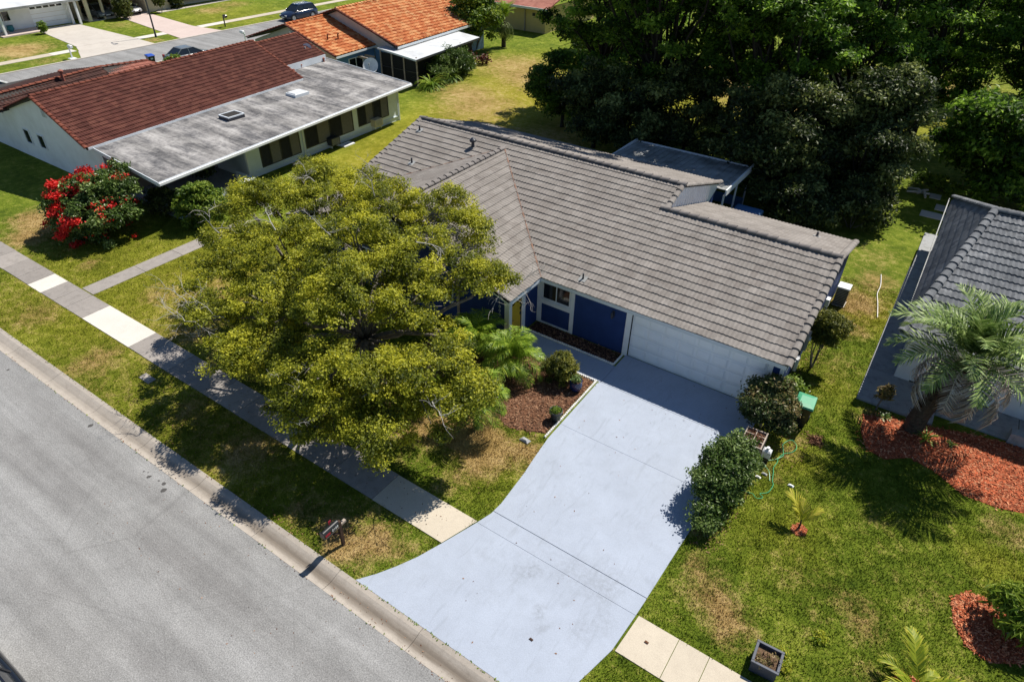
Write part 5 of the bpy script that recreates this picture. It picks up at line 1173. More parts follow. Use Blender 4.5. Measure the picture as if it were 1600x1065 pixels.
lb = [(x, y, z, r * .98, r * .98, r * .72) for x, y, z, r in LOBES]
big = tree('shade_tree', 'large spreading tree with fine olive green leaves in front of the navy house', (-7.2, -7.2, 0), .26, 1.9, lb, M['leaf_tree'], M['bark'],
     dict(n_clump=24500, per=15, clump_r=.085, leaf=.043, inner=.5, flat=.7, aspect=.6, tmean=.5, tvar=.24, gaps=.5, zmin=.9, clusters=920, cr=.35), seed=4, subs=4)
# bare pale twigs poking out of the crown
tw = MB(); g = random.Random(5)
def twig(p, d, L, r, depth, mb):
    p = Vector(p); d = Vector(d).normalized(); pts = [p]; q = p.copy(); dd = d.copy()
    for i in range(4):
        dd = (dd + Vector((g.gauss(0, .28), g.gauss(0, .28), g.gauss(0, .2)))).normalized(); q = q + dd * L / 4; pts.append(q.copy())
        if depth > 0 and g.random() < .85: twig(q, dd + Vector((g.gauss(0, .7), g.gauss(0, .7), g.gauss(.1, .5))), L * .6, r * .55, depth - 1, mb)
    mb.tube(pts, [r * (1 - .17 * i) for i in range(5)], 5, False)
off = Vector((7.2, 7.2, 0))
for p, d, L, r, dp in (((-11.2, -9.9, 2.7), (-1, -.35, .15), 1.6, .028, 3), ((-11.0, -10.2, 3.1), (-.9, -.2, .3), 1.7, .03, 3), ((-10.6, -10.4, 3.4), (-.5, -.8, .2), 1.3, .025, 3), ((-10.1, -8.0, 5.9), (-.5, .3, .7), 1.2, .022, 3), ((-8.0, -7.4, 6.1), (.3, -.4, .6), 1.1, .022, 2), ((-6.0, -5.4, 5.6), (.8, .3, .3), 1.2, .022, 3),
                       ((-4.2, -3.3, 3.6), (.7, .5, -.2), 1.5, .026, 3), ((-4.3, -3.6, 3.8), (.9, .1, -.3), 1.2, .024, 2), ((-5.7, -11.0, 3.1), (-.3, -.6, .4), .9, .02, 3), ((-5.2, -11.3, 2.4), (-.1, -.7, .2), .9, .02, 3), ((-2.0, -9.5, 3.3), (.5, -.6, .3), 1.0, .02, 2), ((-13.5, -8.1, 4.8), (-.7, -.2, .6), 1.0, .02, 2), ((-12.4, -4.2, 5.8), (-.2, -.6, .6), 1.0, .02, 3), ((-9.5, -3.8, 5.8), (.1, -.3, .8), 1.1, .02, 3)):
    tw = MB(); twig(Vector(p) + off, d, L, r, dp, tw); tw.build('bare_twig', M['bark_pale'], big)


LS = dict(clump_r=.16, leaf=.13, per=10, inner=.4, flat=.6, aspect=.5, tmean=.42, tvar=.22, gaps=.45, cr=.62)
def bush(label, base, lobes, mat, name='shrub', cat='shrub', group=None, stem=.03, seed=1, **k):
    root = thing(name, label, cat, base, 0, group); mb = MB()
    for i, l in enumerate(lobes):
        limb(mb, (l[0] * .12, l[1] * .12, -.02), (l[0], l[1], l[2]), stem, stem * .4, seed * 7 + i, .08, 4, 5)
        for j in range(2):
            a = i * 1.7 + j * 2.9; limb(mb, (l[0] * .6, l[1] * .6, l[2] * .6), (l[0] + l[3] * .8 * math.cos(a), l[1] + l[3] * .8 * math.sin(a), l[2] + l[3] * .3), stem * .5, stem * .2, seed * 3 + i + j, .08, 3, 4)
    mb.build('stems', M['bark'], root)
    L6 = [(l[0], l[1], l[2], l[3], l[3], l[3] * .9) if len(l) == 4 else l for l in lobes]
    d = dict(per=12, clump_r=.09, leaf=.05, inner=.5, flat=.5, aspect=.5, tmean=.46, tvar=.22, gaps=.15, seed=seed, cr=.15); d.update(k)
    if d['n_clump'] > 900 and 'clusters' not in d: d['clusters'] = d['n_clump'] // 14
    crown(root, L6, M[mat], 'foliage', **d); return root
GF = 'shade trees behind the house'
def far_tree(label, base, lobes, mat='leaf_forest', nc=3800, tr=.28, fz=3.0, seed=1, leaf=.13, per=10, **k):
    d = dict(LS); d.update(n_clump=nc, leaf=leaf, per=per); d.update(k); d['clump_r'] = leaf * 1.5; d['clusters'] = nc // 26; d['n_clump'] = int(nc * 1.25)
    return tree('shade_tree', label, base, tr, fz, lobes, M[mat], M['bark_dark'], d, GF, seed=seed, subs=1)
def blob(cx, cy, z0, z1, r, n, seed):
    g = random.Random(seed); out = []
    for i in range(n):
        t = (i + .5) / n; z = z0 + (z1 - z0) * t; rr = r * (.35 + .65 * math.sin(math.pi * min(1, t * .85 + .12))); a = i * 2.4 + g.uniform(-.3, .3)
        q = rr * g.uniform(.5, .85); s = r * g.uniform(.3, .46); out.append((cx + q * math.cos(a), cy + q * math.sin(a), z, s, s, s * .75))
    return out
far_tree('tall leafy tree at the left end of the dark trees, nearest the orange roof', (-16.0, 27.5, 0), blob(-16.0, 27.5, 2.6, 15, 4.6, 22, 1), seed=11, nc=5200)
far_tree('tall dense tree straight behind the middle of the grey roof', (-9.8, 24.5, 0), blob(-9.8, 24.5, 2.6, 18, 5.6, 28, 2) + [(x, y, z, r, r, r * .7) for x, y, z, r in ((-15, 18.5, 13.5, 1.9), (-13, 17.3, 14.5, 1.9), (-11.0, 17.5, 14.3, 2), (-8.6, 17.6, 13.8, 2), (-6.3, 17.6, 14.2, 2), (-12, 19.5, 12.0, 1.9), (-8.3, 19.5, 12, 2), (-5, 19.5, 12.2, 2), (-14, 20.5, 12.5, 1.9))], seed=12, nc=9500)
far_tree('tall tree just left of the bare dark trunk', (-4.8, 33.0, 0), blob(-4.8, 33.0, 3.4, 15, 4.6, 20, 3), seed=13, nc=4600)
far_tree('low dark tree at the left foot of the wood above the roof ridge', (-16.6, 22.6, 0), blob(-16.6, 22.6, .8, 4.6, 2.4, 10, 71), 'leaf_forest', 2300, .12, 1.2, 25, .11)
far_tree('low dark tree just above the middle of the roof ridge', (-9.4, 19.0, 0), blob(-9.4, 19.0, .8, 4.6, 2.3, 10, 72), 'leaf_forest2', 2300, .12, 1.2, 26, .11)
bush('dark low shrub right behind the tarpaulin covered table', (2.0, 16.0, 0), [(0, 0, 1.0, 1.2), (1.2, .3, .9, 1.0), (-1.1, .5, 1.1, 1.0), (.3, .8, 1.8, 1.0)], 'leaf_forest2', seed=96, n_clump=1300, leaf=.1, per=10, clump_r=.14, cr=.35)
bush('dark low shrub under the trees behind the garage end', (5.0, 17.8, 0), [(0, 0, 1.0, 1.2), (1.0, .6, .8, .8), (-1.2, .3, 1.0, 1.1), (-.3, .8, 1.8, 1.0)], 'leaf_forest2', seed=97, n_clump=1300, leaf=.1, per=10, clump_r=.14, cr=.35)
far_tree('tall spreading tree between the patio roof and the pine trunk', (-2.6, 23.8, 0), blob(-2.6, 23.8, 4.2, 13, 4.2, 16, 77) + [(x, y, z, r, r, r * .7) for x, y, z, r in ((-5.5, 19.8, 10.4, 1.8), (-3.0, 19.2, 10.2, 1.9), (-.6, 19.6, 9.8, 1.8), (-4.0, 21.3, 9.2, 1.8), (-1.5, 21.4, 9.0, 1.8))], seed=24, nc=5200)
far_tree('low grey green understory tree behind the grey roof left of the patio', (-12.6, 20.2, 0), blob(-12.6, 20.2, .9, 5.0, 2.7, 10, 4), 'leaf_forest2', 2400, .12, 1.2, 14, .11)
far_tree('low dark tree against the back of the flat patio roof', (-6.4, 21.0, 0), blob(-6.4, 21.0, 1.0, 5.6, 2.7, 10, 5), 'leaf_forest2', 2400, .12, 1.2, 15, .11)
far_tree('broad leafy tree right behind the patio with pale lit leaves', (-.2, 19.0, 0), blob(-.2, 19.0, .7, 6.2, 3.3, 16, 6), 'leaf_forest2', 3900, .18, 1.4, 16, .12)
far_tree('dark tree behind the garage end of the roof', (4.4, 20.6, 0), blob(4.2, 20.6, .6, 7.0, 2.9, 17, 7), 'leaf_forest2', 4300, .16, 1.4, 17, .12)
far_tree('tall tree with dark hollow crown above the broad leafy one', (1.4, 29.5, 0), blob(1.4, 29.5, 2.4, 13, 4.5, 22, 8), 'leaf_forest', 4300, .3, 3.2, 18)
far_tree('tall tree with a thick trunk near the leaning poles', (5.2, 36.5, 0), blob(5.2, 36.5, 3.2, 15, 4.6, 20, 9), 'leaf_forest', 4600, .34, 3.5, 19)
far_tree('tall bright topped tree at the upper right corner', (11.0, 39.0, 0), blob(11.0, 39.0, 3.0, 14, 5.0, 20, 10), 'leaf_forest', 4600, .3, 3.5, 20)
far_tree('bushy mango like tree behind the charcoal roof at right', (11.0, 27.0, 0), blob(11.0, 27.0, .8, 5.6, 3.7, 14, 11), 'leaf_forest', 4200, .2, 1.3, 21, .16, 9)
far_tree('dark tree beyond the right edge behind the charcoal roof', (17.5, 31.0, 0), blob(17.5, 31.0, 1.0, 9.0, 4.4, 14, 12), 'leaf_forest', 2800, .25, 2.0, 22, .16, 9)
for i, (x, y, h, lab) in enumerate(((-13, 47, 11, 'distant tree at the top edge left of the dark trunk'), (-3.5, 52, 12, 'distant tree at the top edge right of the dark trunk'), (5.5, 50, 12, 'distant tree at the top edge in the middle of the wood'), (14, 54, 13, 'distant tree at the top edge near the right corner'), (-24, 52, 9, 'distant tree at the top edge beside the yellow house'))):
    far_tree(lab, (x, y, 0), blob(x, y, 2.2, h, 4.8, 14, 30 + i), 'leaf_forest', 1900, .28, 3.0, 40 + i, .2, 9)
# bare dark trunk of a tall pine
pt = thing('pine_tree', 'tall straight dark pine trunk rising out of the top of the picture', 'tree', (-6.3, 29.0, 0))
MB().tube([(0, 0, -.1), (.05, 0, 4), (.1, .05, 9), (.1, .1, 15), (.1, .1, 21)], [.32, .24, .21, .18, .1], 12).build('trunk', M['bark_dark'], pt, smooth=True)
mb = MB(); g = random.Random(3)
for i in range(16):
    z = 13.5 + i * .5; a = i * 2.2; L = 2.6 - i * .08; limb(mb, (.1, .1, z), (.1 + L * math.cos(a), .1 + L * math.sin(a), z + .5), .05, .015, i, .08, 4, 5)
mb.build('branches', M['bark_dark'], pt)
crown(pt, [(.1 + 1.9 * math.cos(i * 2.2), .1 + 1.9 * math.sin(i * 2.2), 14 + i * .5, .9, .9, .5) for i in range(16)], M['leaf_forest'], n_clump=1200, per=9, clump_r=.2, leaf=.14, seed=5)

bush('large rounded glossy shrub along the right edge of the driveway beside the wooden planter', (5.85, -4.95, 0), [(-.1, .3, 1.1, .65), (.2, .75, .9, .52), (-.2, -.45, .9, .55), (.15, -.2, .75, .5), (.2, 1.2, .7, .42), (-.05, -.9, .6, .5), (.0, .8, 1.35, .5), (.05, -1.35, .4, .42), (-.2, 1.3, .8, .4)], 'leaf_shrub', seed=51, n_clump=2900, leaf=.05, cr=.2)
bush('tall bronze tinted shrub hiding the right end of the garage door', (5.95, -.95, 0), [(-.25, -.1, 1.1, .62), (.35, .1, 1.05, .6), (.05, .35, 1.45, .5), (0, -.35, .75, .6), (-.35, .3, 1.3, .42), (.55, -.2, .7, .4)], 'leaf_bronze', seed=52, n_clump=1900, leaf=.055)
bush('bright green sprawling shrub at the right front corner of the house', (6.45, .95, 0), [(0, 0, .45, .42), (.3, -.2, .35, .35), (-.2, .3, .5, .35)], 'leaf_bright', seed=53, n_clump=500, leaf=.075, per=9)
bush('small globe shaped shrub on a leaning stem beside the right wall', (6.5, 3.6, 0), [(.1, .35, 2.0, .5), (.35, .5, 1.8, .45), (-.05, .3, 1.65, .42), (.2, .2, 1.5, .4), (-.15, .6, 1.85, .35)], 'leaf_topiary', seed=54, n_clump=1250, leaf=.045)
bush('clipped round shrub with yellow green top beside the navy pot', (-1.28, -2.95, 0), [(0, 0, .75, .48), (0, 0, .45, .5)], 'leaf_topiary', seed=55, n_clump=1500, leaf=.035, clump_r=.05, gaps=-.3)
bush('rounded green shrub with yellow tips beside the path of the white house', (-23.9, -3.0, 0), [(0, 0, 1.3, .95), (-.5, .5, 1.1, .85), (.5, .6, 1.0, .8), (.2, -.4, .8, .8), (-.6, -.2, .8, .75), (.1, .3, 1.9, .5)], 'leaf_bright', seed=56, n_clump=2300, leaf=.08, per=11)
bg = bush('big dome shaped bougainvillea covered in red flowers on the left lawn', (-27.4, -6.6, 0), [(-.9, -.3, 1.3, 1.35), (.5, -.4, 1.3, 1.3), (1.3, .5, 1.1, 1.1), (-.2, .8, 1.9, 1.2), (.7, 1.1, 1.8, 1.1), (-1.5, .6, 1.2, 1.0), (0, -.9, .9, 1.1), (1.5, -.4, .9, .9), (-.4, 1.6, 2.3, .9), (.4, .2, 2.4, .8)], 'leaf_shrub', 'bougainvillea', 'shrub', seed=57, n_clump=4800, leaf=.085, per=10, clump_r=.13)
BL = [(-.9, -.3, 1.3, 1.35), (.5, -.4, 1.3, 1.3), (1.3, .5, 1.1, 1.1), (-.2, .8, 1.9, 1.2), (.7, 1.1, 1.8, 1.1), (-1.5, .6, 1.2, 1.0), (0, -.9, .9, 1.1), (-.4, 1.6, 2.3, .9), (.4, .2, 2.4, .8)]
V, F, t = leaf_cloud([(x, y, z, r * 1.06, r * 1.06, r * .98) for x, y, z, r in BL], 3600, 12, .10, .07, 58, .9, .5, .6, .5, .25, -.3, None, 150, .26)
Q = V.reshape(-1, 12, 4, 3); C_ = Q[:, :, :, :].mean(axis=(1, 2)); sc_ = -(C_[:, 0] + .1) * .62 - (C_[:, 1] - .1) * .62 - np.abs(C_[:, 2] - 1.7) * .35 + .35 * np.sin(C_[:, 0] * 5) * np.cos(C_[:, 1] * 4 + C_[:, 2] * 3)
keep_ = (sc_ > -.12) | (rng.random(len(C_)) < .05); V = Q[keep_].reshape(-1, 3); t = t.reshape(-1, 48)[keep_].ravel()
link('blossom', mesh_arrays('blossom', V, np.arange(len(V)).reshape(-1, 4), M['flower_red'], t), bg)
ms = bush('young mango shrub with whorls of long bright leaves in a red mulch ring', (13.75, -4.95, 0), [(0, .2, .9, .55), (.5, .3, .8, .5), (-.35, .45, .7, .4), (.2, -.3, .6, .45)], 'leaf_bright', seed=60, tmean=.72, n_clump=220, leaf=.16, per=11, clump_r=.08, aspect=.2, gaps=-.3)
bush('dark leafy shrub with strap leaves next to the screened patio of the blue house', (-32.0, 28.4, 0), [(0, 0, 1.0, 1.4), (.5, -1.6, .9, 1.3), (-.4, 1.7, .9, 1.3), (.8, .9, .8, 1.0)], 'leaf_shrub', seed=61, n_clump=1500, leaf=.16, per=8, clump_r=.25, aspect=.25)
bush('leafy green tree like shrub overhanging the orange roof', (-36.2, 37.6, 0), [(0, 0, 3.2, 1.8), (-1.2, .5, 3.6, 1.5), (1, .6, 2.8, 1.5), (.3, -.9, 2.6, 1.4), (0, 1.2, 4.3, 1.3), (-.5, -.3, 4.8, 1.1)], 'leaf_bright', 'shade_tree', 'tree', seed=62, n_clump=2600, leaf=.17, per=9, clump_r=.28, stem=.1)
bush('low red leaved plant behind the strap leaved shrub', (-32.6, 32.0, 0), [(0, 0, .6, .7), (.6, 1.6, .4, .5)], 'leaf_redplant', seed=63, n_clump=90, leaf=.14, per=8, clump_r=.2, tmean=.15)
bush('dark clipped columnar hedge in front of the carport pillar', (-77.6, 24.2, 0), [(0, 0, .9, .85), (0, 0, 1.6, .8), (0, .2, 2.0, .6)], 'leaf_topiary', seed=64, n_clump=900, leaf=.12, per=8, clump_r=.14, tmean=.25, gaps=-.3)
bush('small bushy plant against the beige carport wall', (-77.8, 28.9, 0), [(0, 0, 1.2, .5), (.1, .2, 1.6, .4)], 'leaf_topiary', seed=65, n_clump=200, leaf=.12, per=8, clump_r=.14, tmean=.3)
bush('dark round shrub beside the pale blue front door across the street', (-79.0, 31.9, 0), [(0, 0, .8, .8), (0, 0, 1.5, .75)], 'leaf_topiary', seed=66, n_clump=500, leaf=.12, per=8, clump_r=.14, tmean=.1, gaps=-.3)
bush('tiny leafy plant at the corner of the far garage driveway', (-76.8, 14.6, 0), [(0, 0, .5, .35), (0, 0, .9, .3)], 'leaf_bright', seed=67, n_clump=70, leaf=.14, per=7, clump_r=.12)
bush('straggly green weed beside the blue lidded bin', (-54.2, 14.9, 0), [(0, 0, .5, .4), (.2, .5, .7, .35)], 'leaf_bright', seed=68, n_clump=90, leaf=.12, per=7, clump_r=.12)
bush('low green shrub on the porch edge of the white house', (-24.9, .4, 0), [(0, 0, .5, .5), (.2, .8, .45, .4)], 'leaf_bright', seed=69, n_clump=260, leaf=.07, per=9)
WD = 'small yellow green weeds in the right lawn'
for i, (x, y, r, lab) in enumerate(((9.75, -8.05, .17, 'little yellow green weed rosette alone on the lawn above the planter box'), (9.05, -9.0, .13, 'little yellow weed touching the far corner of the planter box'), (9.2, -9.35, .15, 'light green weed growing over the side of the planter box'), (10.1, -9.5, .14, 'little yellow weed cut by the bottom edge of the picture'))):
    bush(lab, (x, y, 0), [(0, 0, .08, r, r, .08)], 'frond_yellow', 'weed', 'weed', WD, .008, 70 + i, n_clump=40, leaf=.035, per=7, clump_r=.04)
# croton standard
bush('small croton on a thin stem at the corner of the right neighbour patio', (9.17, 2.45, 0), [(.05, .05, .75, .2), (.1, .1, .95, .14)], 'leaf_croton', 'croton', 'shrub', seed=76, n_clump=40, leaf=.13, per=8, clump_r=.06, aspect=.22, gaps=-.3)

# palms
FS = [frond_mesh('frond', M['frond'], 1.5, .95, .46, 24, .021, .55, .95, s, .2) for s in range(3)]
GP = 'pygmy date palms in the front bed'
def pyg(label, loc, h, s, seed, n=44):
    return palm(label, loc, h, .07, [(FS[0], n // 3, .25, .75, s), (FS[1], n // 3, -.25, .35, s), (FS[2], n // 3, -.65, -.1, s)], n, GP, seed=seed)
pyg('full bright green pygmy date palm nearest the yellow front door', (-3.1, -3.75, 0), .75, .98, 81, 54)
pyg('shaded pygmy date palm at the left of the front bed, against the blue wall', (-4.9, -3.45, 0), .75, .92, 82)
pyg('pygmy date palm half hidden under the lower boughs of the shade tree', (-2.35, -6.9, 0), 1.1, .95, 83, 36)
# large pindo / sylvester palm of the right neighbour
FG = [frond_mesh('frond', M['frond_grey'], 2.75, .8, .70, 44, .030, .2, .85, 10 + s, .42, (.5, .24)) for s in range(3)]
FD = [frond_mesh('frond', M['frond_dry'], 2.6, 1.0, .62, 36, .028, .9, .5, 20 + s, .1, (.5, .3)) for s in range(2)]
palm('large silvery green palm with drooping dry lower fronds in the red mulch bed', (10.45, 2.1, 0), 3.3, .26,
     [(FG[0], 9, .35, .95, 1.0), (FG[1], 11, -.05, .35, 1.03), (FG[2], 9, -.45, -.1, 1.0), (FD[0], 7, -.9, -.5, .92), (FD[1], 5, -1.25, -.8, .85)], 40, None, (.5, .05), 84)
# seedling fan of the young palm
YF = [frond_mesh('frond', M['frond_yellow'], 1.0, .5, .42, 26, .034, .12, 1.1, 30 + s, .05, (.62, .2), .35, .2, 1.3) for s in range(2)]
yp = thing('young_palm', 'young yellow green palm seedling in a small ring of red mulch', 'palm', (8.3, -4.75, 0))
MB().tube([(0, 0, 0), (0, .02, .2), (-.02, .03, .38)], [.04, .03, .02]).build('stem', M['palm_bark'], yp)
for a, p, s in ((R(150), .1, 1.05), (R(120), .35, .8), (R(40), .1, .8), (R(175), .3, .7)):
    f = link('frond', YF[0 if a > 1.5 else 1], yp); f.location = (0, .02, .2); f.rotation_euler = (0, -p, a); f.scale = (s,) * 3
cp = thing('young_palm', 'yellow edged young palm at the bottom edge near the right corner', 'palm', (12.0, -8.05, 0))
MB().tube([(0, 0, 0), (0, 0, .15)], [.06, .05]).build('stem', M['palm_bark'], cp)
CF = [frond_mesh('frond', M['frond_yellow'], 1.45, .7, .46, 34, .036, .15, .8, 40 + s, .12, (.3, .12), .7, .15, .9) for s in range(2)]
for i, (a, p, s) in enumerate(((R(118), .3, 1.0), (R(8), .1, 1.0), (R(60), -.15, .55), (R(-60), .1, .9), (R(-130), .2, .9), (R(175), .0, .7))):
    f = link('frond', CF[i % 2], cp); f.location = (0, 0, .1); f.rotation_euler = (0, -p, a); f.scale = (s,) * 3
# agave like clumps and cycads near the right neighbour
def rosette(label, loc, n, L, w, mat, seed, name='strap_leaf_plant', cat='plant', arch=.6, group=None):
    t = thing(name, label, cat, loc, 0, group); g = random.Random(seed); mb = MB(); V = []; F = []; T = []
    for i in range(n):
        a = i * 2.4 + g.uniform(-.2, .2); el = g.uniform(.35, 1.3); l = L * g.uniform(.7, 1.1); pts = []; x = z = 0; an = el
        for k in range(6): pts.append((x, z)); x += l / 5 * math.cos(an); z += l / 5 * math.sin(an); an -= arch * g.uniform(.5, 1) / 2
        c, s = math.cos(a), math.sin(a); o = len(V); tt = g.random()
        for k, (px_, pz) in enumerate(pts):
            ww = w * math.sin(math.pi * min(.97, k / 5 * .8 + .15)) 
            V += [(px_ * c + s * ww, px_ * s - c * ww, pz + .02), (px_ * c - s * ww, px_ * s + c * ww, pz + .02)]; T += [tt, tt]
        for k in range(5): F.append((o + 2 * k, o + 2 * k + 1, o + 2 * k + 3, o + 2 * k + 2))
    link('leaves', mesh_arrays('leaves', V, F, M[mat], T), t); return t
rosette('wide strap leaved plant at the foot of the large palm trunk', (10.9, 1.75, 0), 26, .6, .025, 'frond', 1)
rosette('small green rosette in the red mulch right of the palm', (11.7, 2.0, 0), 14, .3, .03, 'leaf_bright', 2)
rosette('low green clump at the left tip of the red mulch bed', (9.5, 2.15, 0), 20, .35, .03, 'leaf_shrub', 3)
rosette('mop of long grassy leaves at the corner of the blue house patio', (-30.9, 24.4, 0), 110, 2.1, .035, 'frond', 4, 'ornamental_grass', 'plant', 1.1)
rosette('arching strap leaved clump in front of the dark shrub by the blue house', (-31.2, 27.2, 0), 80, 1.9, .04, 'frond', 5, 'ornamental_grass', 'plant', 1.0)
rosette('dark liriope tuft in the brown mulch behind the round shrub', (-2.2, -2.6, 0), 40, .45, .012, 'leaf_shrub', 6)
rosette('small tuft in the brown mulch under the pygmy palms', (-3.9, -4.6, 0), 34, .5, .014, 'leaf_shrub', 7)
palm('palm with a skirt of hanging dead fronds beside the leafy shrub at the top', (-34.6, 40.6, 0), 2.5, .2, [(frond_mesh('frond', M['frond'], 2.2, .8, .6, 24, .03, .3, .9, 51, .3), 16, .1, 1.0, 1.0), (frond_mesh('frond', M['leaf_forest2'], 2.2, 1.3, .5, 22, .03, .7, .3, 52, .1), 14, -1.2, -.5, 1.0)], 30, None, (0, 0), 85, skirt=False)
# plants on the LH neighbour porch and dark background shrubs there
bush('dark potted foliage inside the porch of the white house', (-28.5, .6, .06), [(0, 0, .9, .6), (0, 0, 1.5, .5)], 'leaf_forest2', seed=90, n_clump=260, leaf=.1, per=8, clump_r=.12)
bush('dark shrub between the bougainvillea and the porch', (-26.6, -3.4, 0), [(0, 0, .8, .8), (.7, .8, .6, .6)], 'leaf_forest2', seed=91, n_clump=500, leaf=.08, per=9)

# ================================================================== SMALL THINGS
def pot(label, loc, prof, mat, soil_r, soil_z, plant, seed, h=.25):
    t = thing('plant_pot', label, 'plant pot', loc); MB().lathe(prof, k=22, cap_top=False).build('pot', M[mat], t, smooth=True)
    MB().lathe([(.01, soil_z - .01), (soil_r, soil_z - .01), (soil_r, soil_z)], k=18).build('soil', M['soil'], t)
    V, F, tt = leaf_cloud([(0, 0, soil_z + h * .5, soil_r * .95, soil_r * .95, h * .5)], 60, 8, .04, .035, seed, .3, .4, .4); link('plant', mesh_arrays('plant', V, F, M[plant], tt), t); return t
pot('glossy navy glazed pot with a silvery plant in the brown mulch bed', (-.52, -3.1, .02), [(.14, 0), (.2, .05), (.25, .22), (.24, .38), (.21, .43), (.24, .46), (.2, .45), (.18, .36)], 'pot_blue', .19, .4, 'frond_grey', 7, .3)
pot('black nursery pot with a small succulent nearest the driveway', (-.28, -4.95, .02), [(.17, 0), (.19, .2), (.23, .38), (.25, .39), (.25, .46), (.22, .46), (.2, .38)], 'pot_black', .21, .36, 'leaf_bright', 8, .16)
# planter box
pb = thing('planter_box', 'square slate coloured planter box with soil at the bottom edge', 'planter', (8.76, -9.6, 0), R(3)); b = MB(); w, h = .31, .42
for (x0, y0, x1, y1) in ((-w, -w, w, -w + .04), (-w, w - .04, w, w), (-w, -w + .04, -w + .04, w - .04), (w - .04, -w + .04, w, w - .04)): b.bevbox(x0, y0, 0, x1, y1, h, .008)
b.build('box', M['slate'], pb); MB().box(-w + .04, -w + .04, .02, w - .04, w - .04, h - .07).build('soil', M['soil'], pb); rm = MB()
for (x0, y0, x1, y1) in ((-w - .03, -w - .03, w + .03, -w + .04), (-w - .03, w - .04, w + .03, w + .03), (-w - .03, -w + .04, -w + .04, w - .04), (w - .04, -w + .04, w + .03, w - .04)): rm.bevbox(x0, y0, h + .002, x1, y1, h + .04, .008)
rm.build('rim', M['slate'], pb)
V, F, tt = leaf_cloud([(.2, .05, .5, .1, .1, .1), (-.05, -.1, .4, .2, .2, .05)], 30, 8, .04, .03, 5); link('sprouts', mesh_arrays('sprouts', V, F, M['leaf_croton'], tt), pb, kind='stuff')
# raised wooden seedling table
tb = thing('seedling_table', 'raised weathered wooden seedling table divided into squares beside the tall shrub', 'planter', (6.03, -2.5, 0), R(2)); L, W, Z = .42, .33, .78
for (x, y) in ((-W, -L), (W, -L), (-W, L), (W, L)): MB().box(x - .03, y - .03, 0, x + .03, y + .03, Z).build('leg', M['wood_old'], tb)
for (x0, y0, x1, y1) in ((-W + .03, -L - .02, W - .03, -L + .02), (-W + .03, L - .02, W - .03, L + .02), (-W - .02, -L + .03, -W + .02, L - .03), (W - .02, -L + .03, W + .02, L - .03)): MB().box(x0, y0, Z - .14, x1, y1, Z).build('rail', M['wood_old'], tb)
MB().box(-W + .02, -L + .03, Z - .14, W - .02, L - .03, Z - .06).build('soil_tray', M['mulch_dark'], tb)
MB().box(-.015, -L + .03, Z - .055, .015, L - .03, Z + .005).build('divider', M['wood_old'], tb)
for y in (-.14, .14): MB().box(-W + .02, y - .012, Z - .055, W - .02, y + .012, Z + .002).build('divider', M['wood_old'], tb)
V, F, tt = leaf_cloud([(0, 0, Z - .03, .28, .36, .02)], 120, 6, .03, .03, 9); link('wilted_seedlings', mesh_arrays('wilted_seedlings', V, F, M['chip_brown'], tt), tb)
jg = thing('water_jug', 'pale grey plastic jug hanging on the side of the seedling table', 'jug', (6.56, -2.62, .0)); MB().bevbox(-.14, -.12, .32, .14, .12, .62, .05).build('body', M['metal_white'], jg); MB().lathe([(.05, .62), (.05, .68), (.055, .68), (.055, .71)], k=10).build('cap', M['white'], jg)
MB().box(-.12, -.1, 0, .12, .1, .318).build('stand', M['black'], jg)
# wheeled bins
def bin_(label, loc, rz, lid, cat='bin'):
    t = thing('wheelie_bin', label, cat, loc, rz); b = MB()
    b.add([(-.22, -.26, .05), (.22, -.26, .05), (.22, .26, .05), (-.22, .26, .05), (-.29, -.36, .98), (.29, -.36, .98), (.29, .36, .98), (-.29, .36, .98)], [(3, 2, 1, 0), (4, 5, 6, 7), (0, 1, 5, 4), (1, 2, 6, 5), (2, 3, 7, 6), (3, 0, 4, 7)])
    b.build('body', M['black'], t); MB().box(-.32, -.39, .96, .32, .39, 1.0).build('rim', M['black'], t)
    l = MB(); l.add([(-.33, -.4, 1.003), (.33, -.4, 1.003), (.33, .42, 1.003), (-.33, .42, 1.003), (-.31, -.36, 1.06), (.31, -.36, 1.06), (.31, .38, 1.08), (-.31, .38, 1.08), (-.18, -.2, 1.1), (.18, -.2, 1.1), (.18, .22, 1.11), (-.18, .22, 1.11)],
          [(0, 1, 5, 4), (1, 2, 6, 5), (2, 3, 7, 6), (3, 0, 4, 7), (4, 5, 9, 8), (5, 6, 10, 9), (6, 7, 11, 10), (7, 4, 8, 11), (8, 9, 10, 11), (3, 2, 1, 0)]); l.build('lid', M[lid], t)
    for s in (-1, 1): MB().tube([(s * .24, .3, .12), (s * .3, .3, .12)], .12, 14).build('wheel', M['rubber'], t)
    MB().tube([(-.25, .44, 1.0), (.25, .44, 1.0)], .018).build('handle', M['black'], t)
    MB().box(-.1, -.372, .72, .1, -.345, .86).build('sticker', M['ink_white'], t) if lid == 'bin_blue' else None
    return t
bin_('black wheelie bin with a green lid behind the tall bronze shrub', (6.98, .05, 0), R(3), 'bin_green'); bin_('black wheelie bin with a blue lid at the edge of the cross street', (-55.6, 13.9, 0), R(80), 'bin_blue')
